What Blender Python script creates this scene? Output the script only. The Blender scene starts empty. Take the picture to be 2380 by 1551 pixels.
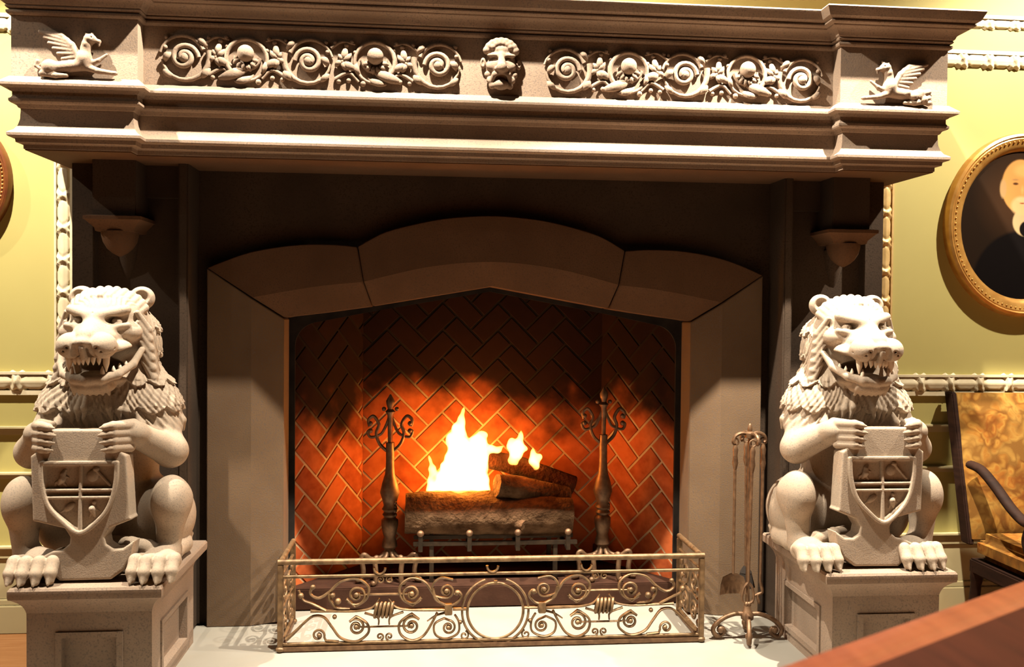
import bpy, bmesh, math, random
import numpy as np
from mathutils import Vector, Matrix

random.seed(7)
PI = math.pi
SC = bpy.context.scene
COL = SC.collection

# ------------------------------------------------------------------ camera
def R(a):
    return math.radians(a)
F_PX, YAW, PITCH, ROLL = 2083.0, R(5.325), R(-1.238), R(0.531)
fw = Vector((math.sin(YAW)*math.cos(PITCH), math.cos(YAW)*math.cos(PITCH), math.sin(PITCH)))
rt = Vector((math.cos(YAW), -math.sin(YAW), 0))
up = rt.cross(fw)
rt2 = math.cos(ROLL)*rt + math.sin(ROLL)*up
up2 = -math.sin(ROLL)*rt + math.cos(ROLL)*up
cd = bpy.data.cameras.new('camera')
cam = bpy.data.objects.new('camera', cd)
COL.objects.link(cam)
m = Matrix.Identity(4)
for i in range(3):
    m[i][0], m[i][1], m[i][2] = rt2[i], up2[i], -fw[i]
m[0][3], m[1][3], m[2][3] = -0.3254, -4.6, 1.5805
cam.matrix_world = m
cd.sensor_width = 36.0
cd.lens = F_PX/2380*36.0
cd.clip_start = 0.05
cd.dof.use_dof = True
cd.dof.focus_distance = 4.15
cd.dof.aperture_fstop = 3.2
SC.camera = cam

# ------------------------------------------------------------------ light
SC.view_settings.view_transform = 'Standard'
SC.view_settings.look = 'None'
SC.view_settings.gamma = 1.0
SC.view_settings.exposure = -1.1
SC.view_settings.use_curve_mapping = False
w = bpy.data.worlds.new('world')
SC.world = w
w.use_nodes = True
w.node_tree.nodes['Background'].inputs[0].default_value = (1.0, 0.80, 0.60, 1)
w.node_tree.nodes['Background'].inputs[1].default_value = 0.008

def spot(name, loc, target, energy, size, col, radius=0.04, blend=0.3):
    l = bpy.data.lights.new(name, 'SPOT')
    l.energy = energy
    l.spot_size = R(size)
    l.spot_blend = blend
    l.color = col
    l.shadow_soft_size = radius
    o = bpy.data.objects.new(name, l)
    COL.objects.link(o)
    o.location = loc
    d = Vector(target) - Vector(loc)
    o.rotation_euler = d.to_track_quat('-Z', 'Y').to_euler()
    return o
WARM = (1.0, 0.875, 0.70)
for sx_, e_, tx_, ty_, cone_ in ((-4.5, 800, -3.0, -.15, 100), (-2.5, 3000, -1.9, -.4, 78), (-.5, 2700, -.3, -.45, 125), (1.5, 4700, 1.5, -.4, 78), (3.5, 2300, 2.9, -.15, 100)):
    spot('ceiling_spot_light', (sx_, -1.10, 4.25), (tx_, ty_, .3), e_, cone_, WARM, .025, .5)
spot('ceiling_spot_light', (-4.5, -2.7, 4.25), (0, -.4, 2.4), 110, 46, WARM, .045, .5)
spot('ceiling_spot_light', (1.5, -2.7, 4.25), (.8, -3.0, 0), 600, 60, WARM, .045, .5)

# ------------------------------------------------------------------ mesh helpers
ROOT = {}

def wl(o):
    v = Vector((0, 0, 0))
    while o is not None:
        v += o.location
        o = o.parent
    return v

def finish(name, me, mat, parent=None, smooth=None, keep_local=False):
    o = bpy.data.objects.new(name, me)
    COL.objects.link(o)
    if mat is not None and len(me.materials) == 0:
        me.materials.append(mat)
    if parent is not None:
        if not keep_local:
            me.transform(Matrix.Translation(-wl(parent)))
        o.parent = parent
    if smooth:
        for p in me.polygons:
            p.use_smooth = True
        if smooth is not True:
            me.set_sharp_from_angle(angle=R(smooth))
    return o

def tag(o, label, cat, group=None, kind=None):
    o['label'] = label
    if cat:
        o['category'] = cat
    if group:
        o['group'] = group
    if kind:
        o['kind'] = kind
    return o

def thing(name, label, cat, loc, group=None):
    o = bpy.data.objects.new(name, None)
    COL.objects.link(o)
    o.location = loc
    o.empty_display_size = 0.1
    return tag(o, label, cat, group)

class MB:
    """collects shapes, builds one mesh object"""
    def __init__(s):
        s.v, s.f, s.m = [], [], []
    def add(s, verts, faces, mi=0):
        b = len(s.v)
        s.v += [tuple(p) for p in verts]
        s.f += [tuple(i+b for i in f) for f in faces]
        s.m += [mi]*len(faces)
    def box(s, x0, x1, y0, y1, z0, z1, mi=0):
        v = [(x, y, z) for z in (z0, z1) for y in (y0, y1) for x in (x0, x1)]
        s.add(v, [(0, 2, 3, 1), (4, 5, 7, 6), (0, 1, 5, 4), (2, 6, 7, 3), (0, 4, 6, 2), (1, 3, 7, 5)], mi)
    def tube(s, pts, r, n=8, squash=None, mi=0, closed=False, twist=0.0, cap=True):
        """pts list of 3D points; r number or list; squash=(axis vector, factor)"""
        P = [Vector(p) for p in pts]
        N = len(P)
        rr = [r]*N if not hasattr(r, '__len__') else list(r)
        T = []
        for i in range(N):
            a = P[(i-1) % N] if (closed or i > 0) else P[i]
            b = P[(i+1) % N] if (closed or i < N-1) else P[i]
            t = (b-a)
            T.append(t.normalized() if t.length > 1e-9 else Vector((0, 0, 1)))
        ref = Vector((0, 1, 0)) if abs(T[0].y) < 0.9 else Vector((1, 0, 0))
        u = T[0].cross(ref).normalized()
        V = []
        for i in range(N):
            u = (u - T[i]*u.dot(T[i]))
            u = u.normalized() if u.length > 1e-9 else T[i].orthogonal().normalized()
            w_ = T[i].cross(u)
            for k in range(n):
                a = 2*PI*k/n + twist*i
                q = (u*math.cos(a) + w_*math.sin(a))*rr[i]
                if squash:
                    ax = Vector(squash[0])
                    q = q + ax*(q.dot(ax))*(squash[1]-1)
                V.append(P[i]+q)
        Fc = []
        M = N if closed else N-1
        for i in range(M):
            j = (i+1) % N
            for k in range(n):
                l = (k+1) % n
                Fc.append((i*n+k, i*n+l, j*n+l, j*n+k))
        if not closed and cap:
            Fc.append(tuple(range(n-1, -1, -1)))
            Fc.append(tuple((N-1)*n+k for k in range(n)))
        s.add(V, Fc, mi)
    def ball(s, c, r, n=12, m_=8, mi=0):
        r = (r, r, r) if not hasattr(r, '__len__') else r
        V = [(c[0], c[1], c[2]-r[2])]
        for i in range(1, m_):
            t = -PI/2 + PI*i/m_
            for k in range(n):
                a = 2*PI*k/n
                V.append((c[0]+r[0]*math.cos(t)*math.cos(a), c[1]+r[1]*math.cos(t)*math.sin(a), c[2]+r[2]*math.sin(t)))
        V.append((c[0], c[1], c[2]+r[2]))
        Fc = [(0, 1+(k+1) % n, 1+k) for k in range(n)]
        for i in range(m_-2):
            for k in range(n):
                a, b = 1+i*n+k, 1+i*n+(k+1) % n
                Fc.append((a, b, b+n, a+n))
        t = len(V)-1
        o = 1+(m_-2)*n
        Fc += [(o+k, o+(k+1) % n, t) for k in range(n)]
        s.add(V, Fc, mi)
    def lathe(s, prof, c=(0, 0), n=20, mi=0):
        """prof [(r,z)] bottom to top round vertical axis at c"""
        V, Fc = [], []
        for r, z in prof:
            for k in range(n):
                a = 2*PI*k/n
                V.append((c[0]+r*math.cos(a), c[1]+r*math.sin(a), z))
        for i in range(len(prof)-1):
            for k in range(n):
                l = (k+1) % n
                Fc.append((i*n+k, i*n+l, (i+1)*n+l, (i+1)*n+k))
        Fc.append(tuple(range(n-1, -1, -1)))
        Fc.append(tuple((len(prof)-1)*n+k for k in range(n)))
        s.add(V, Fc, mi)
    def prism_xz(s, poly, y0, y1, mi=0):
        """polygon of (x,z), counter-clockwise seen from -Y, extruded y0..y1 (y0 front)"""
        n = len(poly)
        V = [(x, y0, z) for x, z in poly] + [(x, y1, z) for x, z in poly]
        Fc = [tuple(range(n)), tuple(range(2*n-1, n-1, -1))]
        Fc += [(i, i+n, (i+1) % n+n, (i+1) % n) for i in range(n)]
        s.add(V, Fc, mi)
    def prism_xy(s, poly, z0, z1, mi=0):
        n = len(poly)
        V = [(x, y, z0) for x, y in poly] + [(x, y, z1) for x, y in poly]
        Fc = [tuple(range(n-1, -1, -1)), tuple(range(n, 2*n))]
        Fc += [(i, (i+1) % n, (i+1) % n+n, i+n) for i in range(n)]
        s.add(V, Fc, mi)
    def build(s, name, mat, parent=None, smooth=None, bevel=0.0, recalc=True, keep_local=False):
        me = bpy.data.meshes.new(name)
        me.from_pydata(s.v, [], s.f)
        mats = mat if isinstance(mat, (list, tuple)) else [mat]
        for q in mats:
            me.materials.append(q)
        if len(mats) > 1:
            me.polygons.foreach_set('material_index', s.m)
        if recalc or bevel > 0:
            bm = bmesh.new()
            bm.from_mesh(me)
            if bevel > 0:
                bmesh.ops.remove_doubles(bm, verts=bm.verts, dist=1e-6)
                ed = [e for e in bm.edges if len(e.link_faces) == 2 and e.calc_face_angle(0) > R(30)]
                bmesh.ops.bevel(bm, geom=ed, offset=bevel, segments=2, affect='EDGES', clamp_overlap=True)
            bmesh.ops.recalc_face_normals(bm, faces=bm.faces)
            bm.to_mesh(me)
            bm.free()
        me.validate()
        return finish(name, me, None, parent, smooth, keep_local)

def offset_poly(path, e, closed):
    """offset an XY path to its right-hand side by e with mitres"""
    n = len(path)
    out = []
    for i in range(n):
        p = Vector(path[i])
        def nrm(a, b):
            d = (Vector(b)-Vector(a)).normalized()
            return Vector((d.y, -d.x))
        if closed or 0 < i < n-1:
            n1 = nrm(path[i-1], path[i])
            n2 = nrm(path[i], path[(i+1) % n])
            k = (n1+n2)
            k = k/(k.length_squared)*2 if k.length > 1e-6 else n1
            out.append(p+k*e)
        elif i == 0:
            out.append(p+nrm(path[0], path[1])*e)
        else:
            out.append(p+nrm(path[-2], path[-1])*e)
    return out

def sweep(mb, path, prof, closed=False, mi=0):
    """sweep profile [(e,z)] (bottom to top) along XY path; caps top and bottom"""
    rings = [[(p.x, p.y, z) for p in offset_poly(path, e, closed)] for e, z in prof]
    n = len(path)
    V = [p for r_ in rings for p in r_]
    Fc = []
    M = n if closed else n-1
    for i in range(len(prof)-1):
        for k in range(M):
            l = (k+1) % n
            Fc.append((i*n+k, i*n+l, (i+1)*n+l, (i+1)*n+k))
        if not closed:
            Fc.append((i*n+n-1, i*n, (i+1)*n, (i+1)*n+n-1))
    Fc.append(tuple(range(n-1, -1, -1)))
    Fc.append(tuple((len(prof)-1)*n+k for k in range(n)))
    mb.add(V, Fc, mi)

def spline(pts, k=6, closed=False):
    """Catmull-Rom through points"""
    P = [Vector(p) for p in pts]
    n = len(P)
    out = []
    for i in range(n if closed else n-1):
        p0 = P[(i-1) % n] if (closed or i > 0) else P[0]
        p1, p2 = P[i], P[(i+1) % n]
        p3 = P[(i+2) % n] if (closed or i+2 < n) else P[-1]
        for j in range(k):
            t = j/k
            out.append(0.5*((2*p1)+(p2-p0)*t+(2*p0-5*p1+4*p2-p3)*t*t+(3*p1-p0-3*p2+p3)*t**3))
    if not closed:
        out.append(P[-1])
    return out

def spiral(cx, cz, r0, r1, a0, turns, n=None):
    """points (x,z) from radius r0 to r1 starting at angle a0 (deg), signed turns"""
    n = n or max(10, int(abs(turns)*22))
    return [(cx+(r0+(r1-r0)*i/n)*math.cos(R(a0)+2*PI*turns*i/n),
             cz+(r0+(r1-r0)*i/n)*math.sin(R(a0)+2*PI*turns*i/n)) for i in range(n+1)]

# ------------------------------------------------------------------ sculpting in a distance field
class Field:
    def __init__(s, lo, hi, h):
        s.lo = np.array(lo, np.float32)
        s.h = h
        s.n = (np.ceil((np.array(hi)-np.array(lo))/h).astype(int)+1)
        s.D = np.full(tuple(s.n), 0.5, np.float32)
        s.ax = [s.lo[i]+h*np.arange(s.n[i], dtype=np.float32) for i in range(3)]
    def _reg(s, lo, hi, pad):
        a = np.clip(np.floor((np.array(lo)-pad-s.lo)/s.h).astype(int), 0, s.n)
        b = np.clip(np.ceil((np.array(hi)+pad-s.lo)/s.h).astype(int)+1, 0, s.n)
        return tuple(slice(a[i], b[i]) for i in range(3))
    def _grid(s, rg):
        return (s.ax[0][rg[0]][:, None, None], s.ax[1][rg[1]][None, :, None], s.ax[2][rg[2]][None, None, :])
    def op(s, f, lo, hi, k=0.01, sub=False):
        rg = s._reg(lo, hi, max(k*1.2, 3*s.h))
        A = s.D[rg]
        if A.size == 0:
            return
        B = f(*s._grid(rg))
        if sub:
            B = -B
            t = np.clip(0.5-0.5*(A-B)/k, 0, 1)
            s.D[rg] = A*(1-t)+B*t + k*t*(1-t)
        else:
            t = np.clip(0.5+0.5*(A-B)/k, 0, 1)
            s.D[rg] = A*(1-t)+B*t - k*t*(1-t)
    def ell(s, c, r, k=0.01, sub=False, rot=None):
        c = np.array(c, float)
        r = np.array(r, float) if hasattr(r, '__len__') else np.array([r]*3, float)
        if rot is not None:
            M = np.array(Matrix.Rotation(R(rot[0]), 3, rot[1]))
            ext = np.array([r.max()]*3)
        else:
            M, ext = None, r
        def f(x, y, z):
            x, y, z = x-c[0], y-c[1], z-c[2]
            if M is not None:
                x, y, z = (M[0, 0]*x+M[1, 0]*y+M[2, 0]*z, M[0, 1]*x+M[1, 1]*y+M[2, 1]*z, M[0, 2]*x+M[1, 2]*y+M[2, 2]*z)
            k0 = np.sqrt((x/r[0])**2+(y/r[1])**2+(z/r[2])**2)
            k1 = np.sqrt((x/r[0]**2)**2+(y/r[1]**2)**2+(z/r[2]**2)**2)
            return k0*(k0-1)/np.maximum(k1, 1e-6)
        s.op(f, c-ext, c+ext, k, sub)
    def cap(s, a, b, ra, rb=None, k=0.01, sub=False):
        rb = ra if rb is None else rb
        a, b = np.array(a, float), np.array(b, float)
        ba = b-a
        L2 = max(float(ba@ba), 1e-9)
        def f(x, y, z):
            px, py, pz = x-a[0], y-a[1], z-a[2]
            t = np.clip((px*ba[0]+py*ba[1]+pz*ba[2])/L2, 0, 1)
            return np.sqrt((px-ba[0]*t)**2+(py-ba[1]*t)**2+(pz-ba[2]*t)**2) - (ra+(rb-ra)*t)
        rm = max(ra, rb)
        s.op(f, np.minimum(a, b)-rm, np.maximum(a, b)+rm, k, sub)
    def chain(s, pts, rs, k=0.01, sub=False):
        for i in range(len(pts)-1):
            s.cap(pts[i], pts[i+1], rs[i], rs[i+1], k, sub)
    def mesh(s):
        D, n = s.D, s.n
        S = D < 0
        c = np.zeros(tuple(n-1), np.uint8)
        offs = [(i, j, k) for i in (0, 1) for j in (0, 1) for k in (0, 1)]
        for i, j, k in offs:
            c += S[i:n[0]-1+i, j:n[1]-1+j, k:n[2]-1+k]
        act = (c > 0) & (c < 8)
        idx = np.argwhere(act)
        vid = np.full(tuple(n-1), -1, np.int32)
        vid[act] = np.arange(len(idx))
        val = {o: D[idx[:, 0]+o[0], idx[:, 1]+o[1], idx[:, 2]+o[2]] for o in offs}
        sm = np.zeros((len(idx), 3), np.float64)
        ct = np.zeros(len(idx))
        for a in offs:
            for d in range(3):
                if a[d] == 0:
                    b = tuple(a[q]+(1 if q == d else 0) for q in range(3))
                    va, vb = val[a], val[b]
                    cr = (va < 0) != (vb < 0)
                    t = np.where(cr, va/np.where(cr, va-vb, 1), 0)
                    for q in range(3):
                        sm[:, q] += np.where(cr, a[q]+(t if q == d else 0), 0)
                    ct += cr
        V = (idx+sm/np.maximum(ct, 1)[:, None])*s.h+s.lo
        quads = []
        for d in range(3):
            e1, e2 = [(1, 2), (2, 0), (0, 1)][d]
            sl0 = [slice(1, None)]*3
            A = [slice(1, -1)]*3
            B = [slice(1, -1)]*3
            A[d] = slice(0, -1)
            B[d] = slice(1, None)
            sa, sb = S[tuple(A)], S[tuple(B)]
            cr = np.argwhere(sa != sb)
            if len(cr) == 0:
                continue
            inside = sa[tuple(cr.T)]
            base = cr.copy()
            for q in range(3):
                if q != d:
                    base[:, q] += 1
            def cell(o1, o2):
                p = base.copy()
                p[:, e1] -= o1
                p[:, e2] -= o2
                return vid[p[:, 0], p[:, 1], p[:, 2]]
            q4 = np.stack([cell(1, 1), cell(0, 1), cell(0, 0), cell(1, 0)], 1)
            q4[~inside] = q4[~inside][:, ::-1]
            quads.append(q4)
        Q = np.concatenate(quads)
        Q = Q[(Q >= 0).all(1)]
        return V, Q

def np_mesh(name, V, Q):
    me = bpy.data.meshes.new(name)
    me.vertices.add(len(V))
    me.vertices.foreach_set('co', np.ascontiguousarray(V, np.float32).ravel())
    me.loops.add(len(Q)*4)
    me.loops.foreach_set('vertex_index', np.ascontiguousarray(Q, np.int32).ravel())
    me.polygons.add(len(Q))
    me.polygons.foreach_set('loop_start', np.arange(0, len(Q)*4, 4, dtype=np.int32))
    me.polygons.foreach_set('loop_total', np.full(len(Q), 4, np.int32))
    me.polygons.foreach_set('use_smooth', np.ones(len(Q), bool))
    me.update(calc_edges=True)
    me.validate()
    return me

# ------------------------------------------------------------------ materials
def new_mat(name):
    mt = bpy.data.materials.new(name)
    mt.use_nodes = True
    nt = mt.node_tree
    return mt, nt, nt.nodes['Principled BSDF'], nt.nodes, nt.links

def noise_mat(name, c1, c2, scale=6.0, rough=0.8, bump=0.0, bscale=200.0, metal=0.0, detail=6.0, stretch=None, c3=None, spec=0.5, bdist=0.002):
    mt, nt, b, N, L = new_mat(name)
    tc = N.new('ShaderNodeTexCoord')
    src = tc.outputs['Object']
    if stretch:
        mp = N.new('ShaderNodeMapping')
        mp.inputs['Scale'].default_value = stretch
        L.new(src, mp.inputs[0])
        src = mp.outputs[0]
    n1 = N.new('ShaderNodeTexNoise')
    n1.inputs['Scale'].default_value = scale
    n1.inputs['Detail'].default_value = detail
    L.new(src, n1.inputs['Vector'])
    cr = N.new('ShaderNodeValToRGB')
    cr.color_ramp.elements[0].position = 0.3
    cr.color_ramp.elements[1].position = 0.7
    cr.color_ramp.elements[0].color = (*c1, 1)
    cr.color_ramp.elements[1].color = (*c2, 1)
    L.new(n1.outputs['Fac'], cr.inputs[0])
    col = cr.outputs[0]
    if c3:      # fine speckle of a third colour
        n3 = N.new('ShaderNodeTexNoise')
        n3.inputs['Scale'].default_value = bscale*0.8
        n3.inputs['Detail'].default_value = 2
        L.new(src, n3.inputs['Vector'])
        r3 = N.new('ShaderNodeValToRGB')
        r3.color_ramp.elements[0].position = 0.52
        r3.color_ramp.elements[1].position = 0.68
        L.new(n3.outputs['Fac'], r3.inputs[0])
        mx = N.new('ShaderNodeMixRGB')
        mx.inputs[2].default_value = (*c3, 1)
        L.new(r3.outputs[0], mx.inputs[0])
        L.new(col, mx.inputs[1])
        col = mx.outputs[0]
    L.new(col, b.inputs['Base Color'])
    b.inputs['Roughness'].default_value = rough
    b.inputs['Metallic'].default_value = metal
    b.inputs['Specular IOR Level'].default_value = spec
    if bump > 0:
        n2 = N.new('ShaderNodeTexNoise')
        n2.inputs['Scale'].default_value = bscale
        n2.inputs['Detail'].default_value = 4
        L.new(src, n2.inputs['Vector'])
        bp = N.new('ShaderNodeBump')
        bp.inputs['Strength'].default_value = bump
        bp.inputs['Distance'].default_value = bdist
        L.new(n2.outputs['Fac'], bp.inputs['Height'])
        L.new(bp.outputs[0], b.inputs['Normal'])
    return mt

STONE = noise_mat('grey_brown_stone', (0.2212, 0.16, 0.115), (0.2949, 0.2204, 0.1637), 3.5, .9, .45, 170, c3=(0.1843, 0.1415, 0.1147), spec=.2)
STATUE = noise_mat('statue_stone', (0.3108, 0.2425, 0.177), (0.3848, 0.3058, 0.2318), 5, .85, .35, 190, c3=(0.2664, 0.2183, 0.1739), spec=.25)
SHADEDST = noise_mat('shade_darkened_stone', (0.036, 0.0234, 0.01512), (0.0576, 0.03735, 0.02436), 3.0, .9, .4, 150, c3=(0.0336, 0.0225, 0.0147), spec=.2)  # the stone again, with the shadow under the mantel painted into its colour
ARCHST = noise_mat('shaded_arch_stone', (0.08208, 0.0401, 0.01934), (0.1129, 0.05811, 0.02964), 3.0, .9, .45, 170, c3=(0.0756, 0.04185, 0.0234), spec=.2)  # darker copy of the stone, mantel shade put into its colour
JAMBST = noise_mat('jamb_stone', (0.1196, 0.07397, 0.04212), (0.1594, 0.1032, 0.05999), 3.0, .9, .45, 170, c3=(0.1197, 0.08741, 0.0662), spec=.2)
MORTAR = noise_mat('pale_fire_mortar', (0.42, 0.2992, 0.1716), (0.52, 0.3784, 0.2244), 9, .95, .3, 120, spec=.08)
IRON = noise_mat('black_wrought_iron', (0.028, 0.0195, 0.013), (0.056, 0.03575, 0.021), 40, .5, .3, 90, .7)
BRASS = noise_mat('worn_bronze_iron', (.085, .048, .022), (.24, .145, .07), 30, .5, .35, 80, .5)
RUST = noise_mat('rusty_brown_iron', (0.104, 0.056, 0.0304), (0.208, 0.12, 0.064), 35, .5, .35, 80, .6)
CREAM = noise_mat('cream_gilt_plaster', (0.496, 0.416, 0.256), (0.592, 0.52, 0.36), 14, .6, .2, 60)
GOLDP = noise_mat('gilded_carving', (.50, .33, .12), (.66, .46, .20), 20, .45, .2, 60, .25)
WALLM = noise_mat('pale_olive_wall_paint', (0.3459, 0.2966, 0.09257), (0.3805, 0.3268, 0.1071), 1.6, .7, .06, 300)
DADO = noise_mat('cream_dado_paint', (0.3888, 0.3295, 0.1782), (0.4277, 0.3675, 0.2052), 3, .6, .05, 200)
MARBLE = noise_mat('pale_marble', (0.2513, 0.2337, 0.1953), (0.2765, 0.2613, 0.2298), 4, .45, .05, 60)
FLOORW = noise_mat('orange_wood_floor', (0.2, 0.08, 0.024), (0.248, 0.112, 0.04), 5, .4, .05, 60, stretch=(1, 12, 1))
BARK = noise_mat('charred_log_bark', (.045, .022, .010), (.15, .085, .045), 14, .95, .9, 45, bdist=.02, spec=.08)
CHAR = noise_mat('blackened_log', (.02, .012, .008), (.07, .022, .010), 14, .95, .9, 45, bdist=.02, spec=.08)
SOOT = noise_mat('soot_black', (.012, .010, .009), (.03, .024, .02), 8, .95, .3, 60, spec=.08)
DKWOOD = noise_mat('dark_chair_wood', (0.012, 0.0048, 0.003), (0.024, 0.0096, 0.0054), 8, .7, .1, 40, stretch=(1, 1, 6), spec=.12)
MAHOG = noise_mat('highlit_mahogany', (0.255, 0.05525, 0.0204), (0.357, 0.0884, 0.03264), 5, .35, .05, 60, stretch=(8, 1, 1))  # brightness of the rim highlight put into the wood colour
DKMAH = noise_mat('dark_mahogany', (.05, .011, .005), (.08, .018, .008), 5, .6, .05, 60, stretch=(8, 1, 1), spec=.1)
FRAMEG = noise_mat('gold_picture_frame', (.42, .20, .045), (.62, .34, .09), 16, .32, .15, 60, .55)
FRAMER = noise_mat('dark_red_gilt', (0.12, 0.03, 0.012), (0.204, 0.072, 0.018), 12, .35, .15, 60, .3)
FRAMED = noise_mat('dark_frame_back', (.06, .025, .012), (.10, .04, .02), 10, .5)
EMBER = noise_mat('red_brick_hearth', (.03, .013, .008), (.05, .022, .013), 10, .9, .4, 90, spec=.1)
TOOTH = noise_mat('worn_stone_teeth', (.60, .50, .38), (.68, .58, .46), 8, .8, .1, 100)

def soot_over(nt, col):
    """ragged soot deposit on the upper brickwork"""
    N, L = nt.nodes, nt.links
    tc = N.new('ShaderNodeTexCoord')
    sp = N.new('ShaderNodeSeparateXYZ')
    L.new(tc.outputs['Object'], sp.inputs[0])
    n1 = N.new('ShaderNodeTexNoise')
    n1.inputs['Scale'].default_value = 3.2
    n1.inputs['Detail'].default_value = 5
    L.new(tc.outputs['Object'], n1.inputs['Vector'])
    ad = N.new('ShaderNodeMath'); ad.operation = 'MULTIPLY_ADD'; ad.inputs[1].default_value = .9
    L.new(n1.outputs['Fac'], ad.inputs[0]); L.new(sp.outputs['Z'], ad.inputs[2])
    mr = N.new('ShaderNodeMapRange'); mr.interpolation_type = 'SMOOTHSTEP'
    mr.inputs['From Min'].default_value = 1.22
    mr.inputs['From Max'].default_value = 1.62
    mr.inputs['To Max'].default_value = .97
    L.new(ad.outputs[0], mr.inputs['Value'])
    mx = N.new('ShaderNodeMixRGB')
    mx.inputs[2].default_value = (.006, .004, .003, 1)
    L.new(mr.outputs[0], mx.inputs[0]); L.new(col, mx.inputs[1])
    return mx.outputs[0]

def brick_mat():
    mt, nt, b, N, L = new_mat('red_firebrick')
    at = N.new('ShaderNodeAttribute')
    at.attribute_name = 'tone'
    n1 = N.new('ShaderNodeTexNoise')
    n1.inputs['Scale'].default_value = 18
    tc = N.new('ShaderNodeTexCoord')
    L.new(tc.outputs['Object'], n1.inputs['Vector'])
    ad = N.new('ShaderNodeMath')
    ad.operation = 'ADD'
    L.new(at.outputs['Fac'], ad.inputs[0])
    L.new(n1.outputs['Fac'], ad.inputs[1])
    cr = N.new('ShaderNodeValToRGB')
    cr.color_ramp.elements[0].position = 0.35
    cr.color_ramp.elements[1].position = 1.2
    cr.color_ramp.elements[0].color = (.26, .050, .014, 1)
    cr.color_ramp.elements[1].color = (.48, .12, .035, 1)
    L.new(ad.outputs[0], cr.inputs[0])
    L.new(soot_over(nt, cr.outputs[0]), b.inputs['Base Color'])
    b.inputs['Roughness'].default_value = .9
    b.inputs['Specular IOR Level'].default_value = .08
    bp = N.new('ShaderNodeBump')
    bp.inputs['Strength'].default_value = .3
    bp.inputs['Distance'].default_value = .003
    L.new(n1.outputs['Fac'], bp.inputs['Height'])
    L.new(bp.outputs[0], b.inputs['Normal'])
    return mt
BRICK = brick_mat()
_c = MORTAR.node_tree.nodes['Principled BSDF'].inputs['Base Color']
MORTAR.node_tree.links.new(soot_over(MORTAR.node_tree, _c.links[0].from_socket), _c)

def flame_mat(name, col, strength):
    mt = bpy.data.materials.new(name)
    mt.use_nodes = True
    N, L = mt.node_tree.nodes, mt.node_tree.links
    N.remove(N['Principled BSDF'])
    e = N.new('ShaderNodeEmission')
    e.inputs[0].default_value = (*col, 1)
    e.inputs[1].default_value = strength
    L.new(e.outputs[0], N['Material Output'].inputs['Volume'])
    return mt
FLAME = flame_mat('glowing_flame', (1.0, .43, .075), 480)

# ------------------------------------------------------------------ setting: wall, floor
WY = 0.08
def structure(o):
    o['kind'] = 'structure'
    return o
# the wall is built in pieces round the chimney breast, leaving the firebox open
b = MB(); b.box(-5, -2.0, WY, WY+.2, -.04, 4.6); b.box(2.0, 5, WY, WY+.2, -.04, 4.6); b.box(-2.0, 2.0, WY, WY+.2, 2.4, 4.6)
structure(b.build('wall_back', WALLM))
b = MB(); b.box(-5, 5, -5.6, WY+.2, -.12, -.04)
structure(b.build('floor', FLOORW))
# flat dado band behind rail and panel frames
for sx in (-1, 1):
    x0, x1 = (-5, -2.06) if sx < 0 else (2.06, 5)
    b = MB()
    b.box(x0, x1, WY-.012, WY+.01, .955, .99)
    b.box(x0, x1, WY-.025, WY+.01, .985, .998)
    b.box(x0, x1, WY-.018, WY+.01, .735, .765)
    b.box(x0, x1, WY-.030, WY+.01, .755, .768)
    b.box(x0, x1, WY-.018, WY+.01, .335, .395)
    b.box(x0, x1, WY-.030, WY+.01, .385, .398)
    b.box(x0, x1, WY-.010, WY+.01, .13, .335)
    o = b.build('trim_1' if sx < 0 else 'trim_2', DADO, bevel=.003)
    structure(o)
    b = MB(); b.box(x0, x1, WY-.03, WY+.01, -.04, .10); b.box(x0, x1, WY-.02, WY+.01, .10, .13)
    structure(b.build('baseboard_left' if sx < 0 else 'baseboard_right', DADO, bevel=.004))

def carved_rod(mb, p0, p1, r, step, depth=.6):
    """half-round reed bundle wrapped with crossed ribbons"""
    p0, p1 = Vector(p0), Vector(p1)
    d = (p1-p0)
    L_ = d.length
    d.normalize()
    side = Vector((d.z, 0, -d.x)) if abs(d.x) < .5 else Vector((0, 0, 1))
    nrm = Vector((0, -1, 0))
    n = 16
    cnt = max(2, int(L_/step*22))
    V, Fc = [], []
    for i in range(cnt+1):
        s_ = L_*i/cnt
        ph = (s_/step) % 1.0
        for k in range(n+1):
            a = PI*k/n
            lobes = 1+.05*math.sin(a*9)
            tuft = 1+.26*math.exp(-((ph-.5-.14*math.cos(a))/.07)**2)+.26*math.exp(-((ph-.5+.14*math.cos(a))/.07)**2)-.24*math.exp(-((ph-.70-.10*math.cos(2*a))/.05)**2)-.24*math.exp(-((ph-.30+.10*math.cos(2*a))/.05)**2)
            rr = r*lobes*tuft
            V.append(p0+d*s_+side*(rr*math.cos(a))+nrm*(rr*depth*math.sin(a)))
    for i in range(cnt):
        for k in range(n):
            a = i*(n+1)+k
            Fc.append((a, a+1, a+n+2, a+n+1))
    mb.add(V, Fc)

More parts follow.
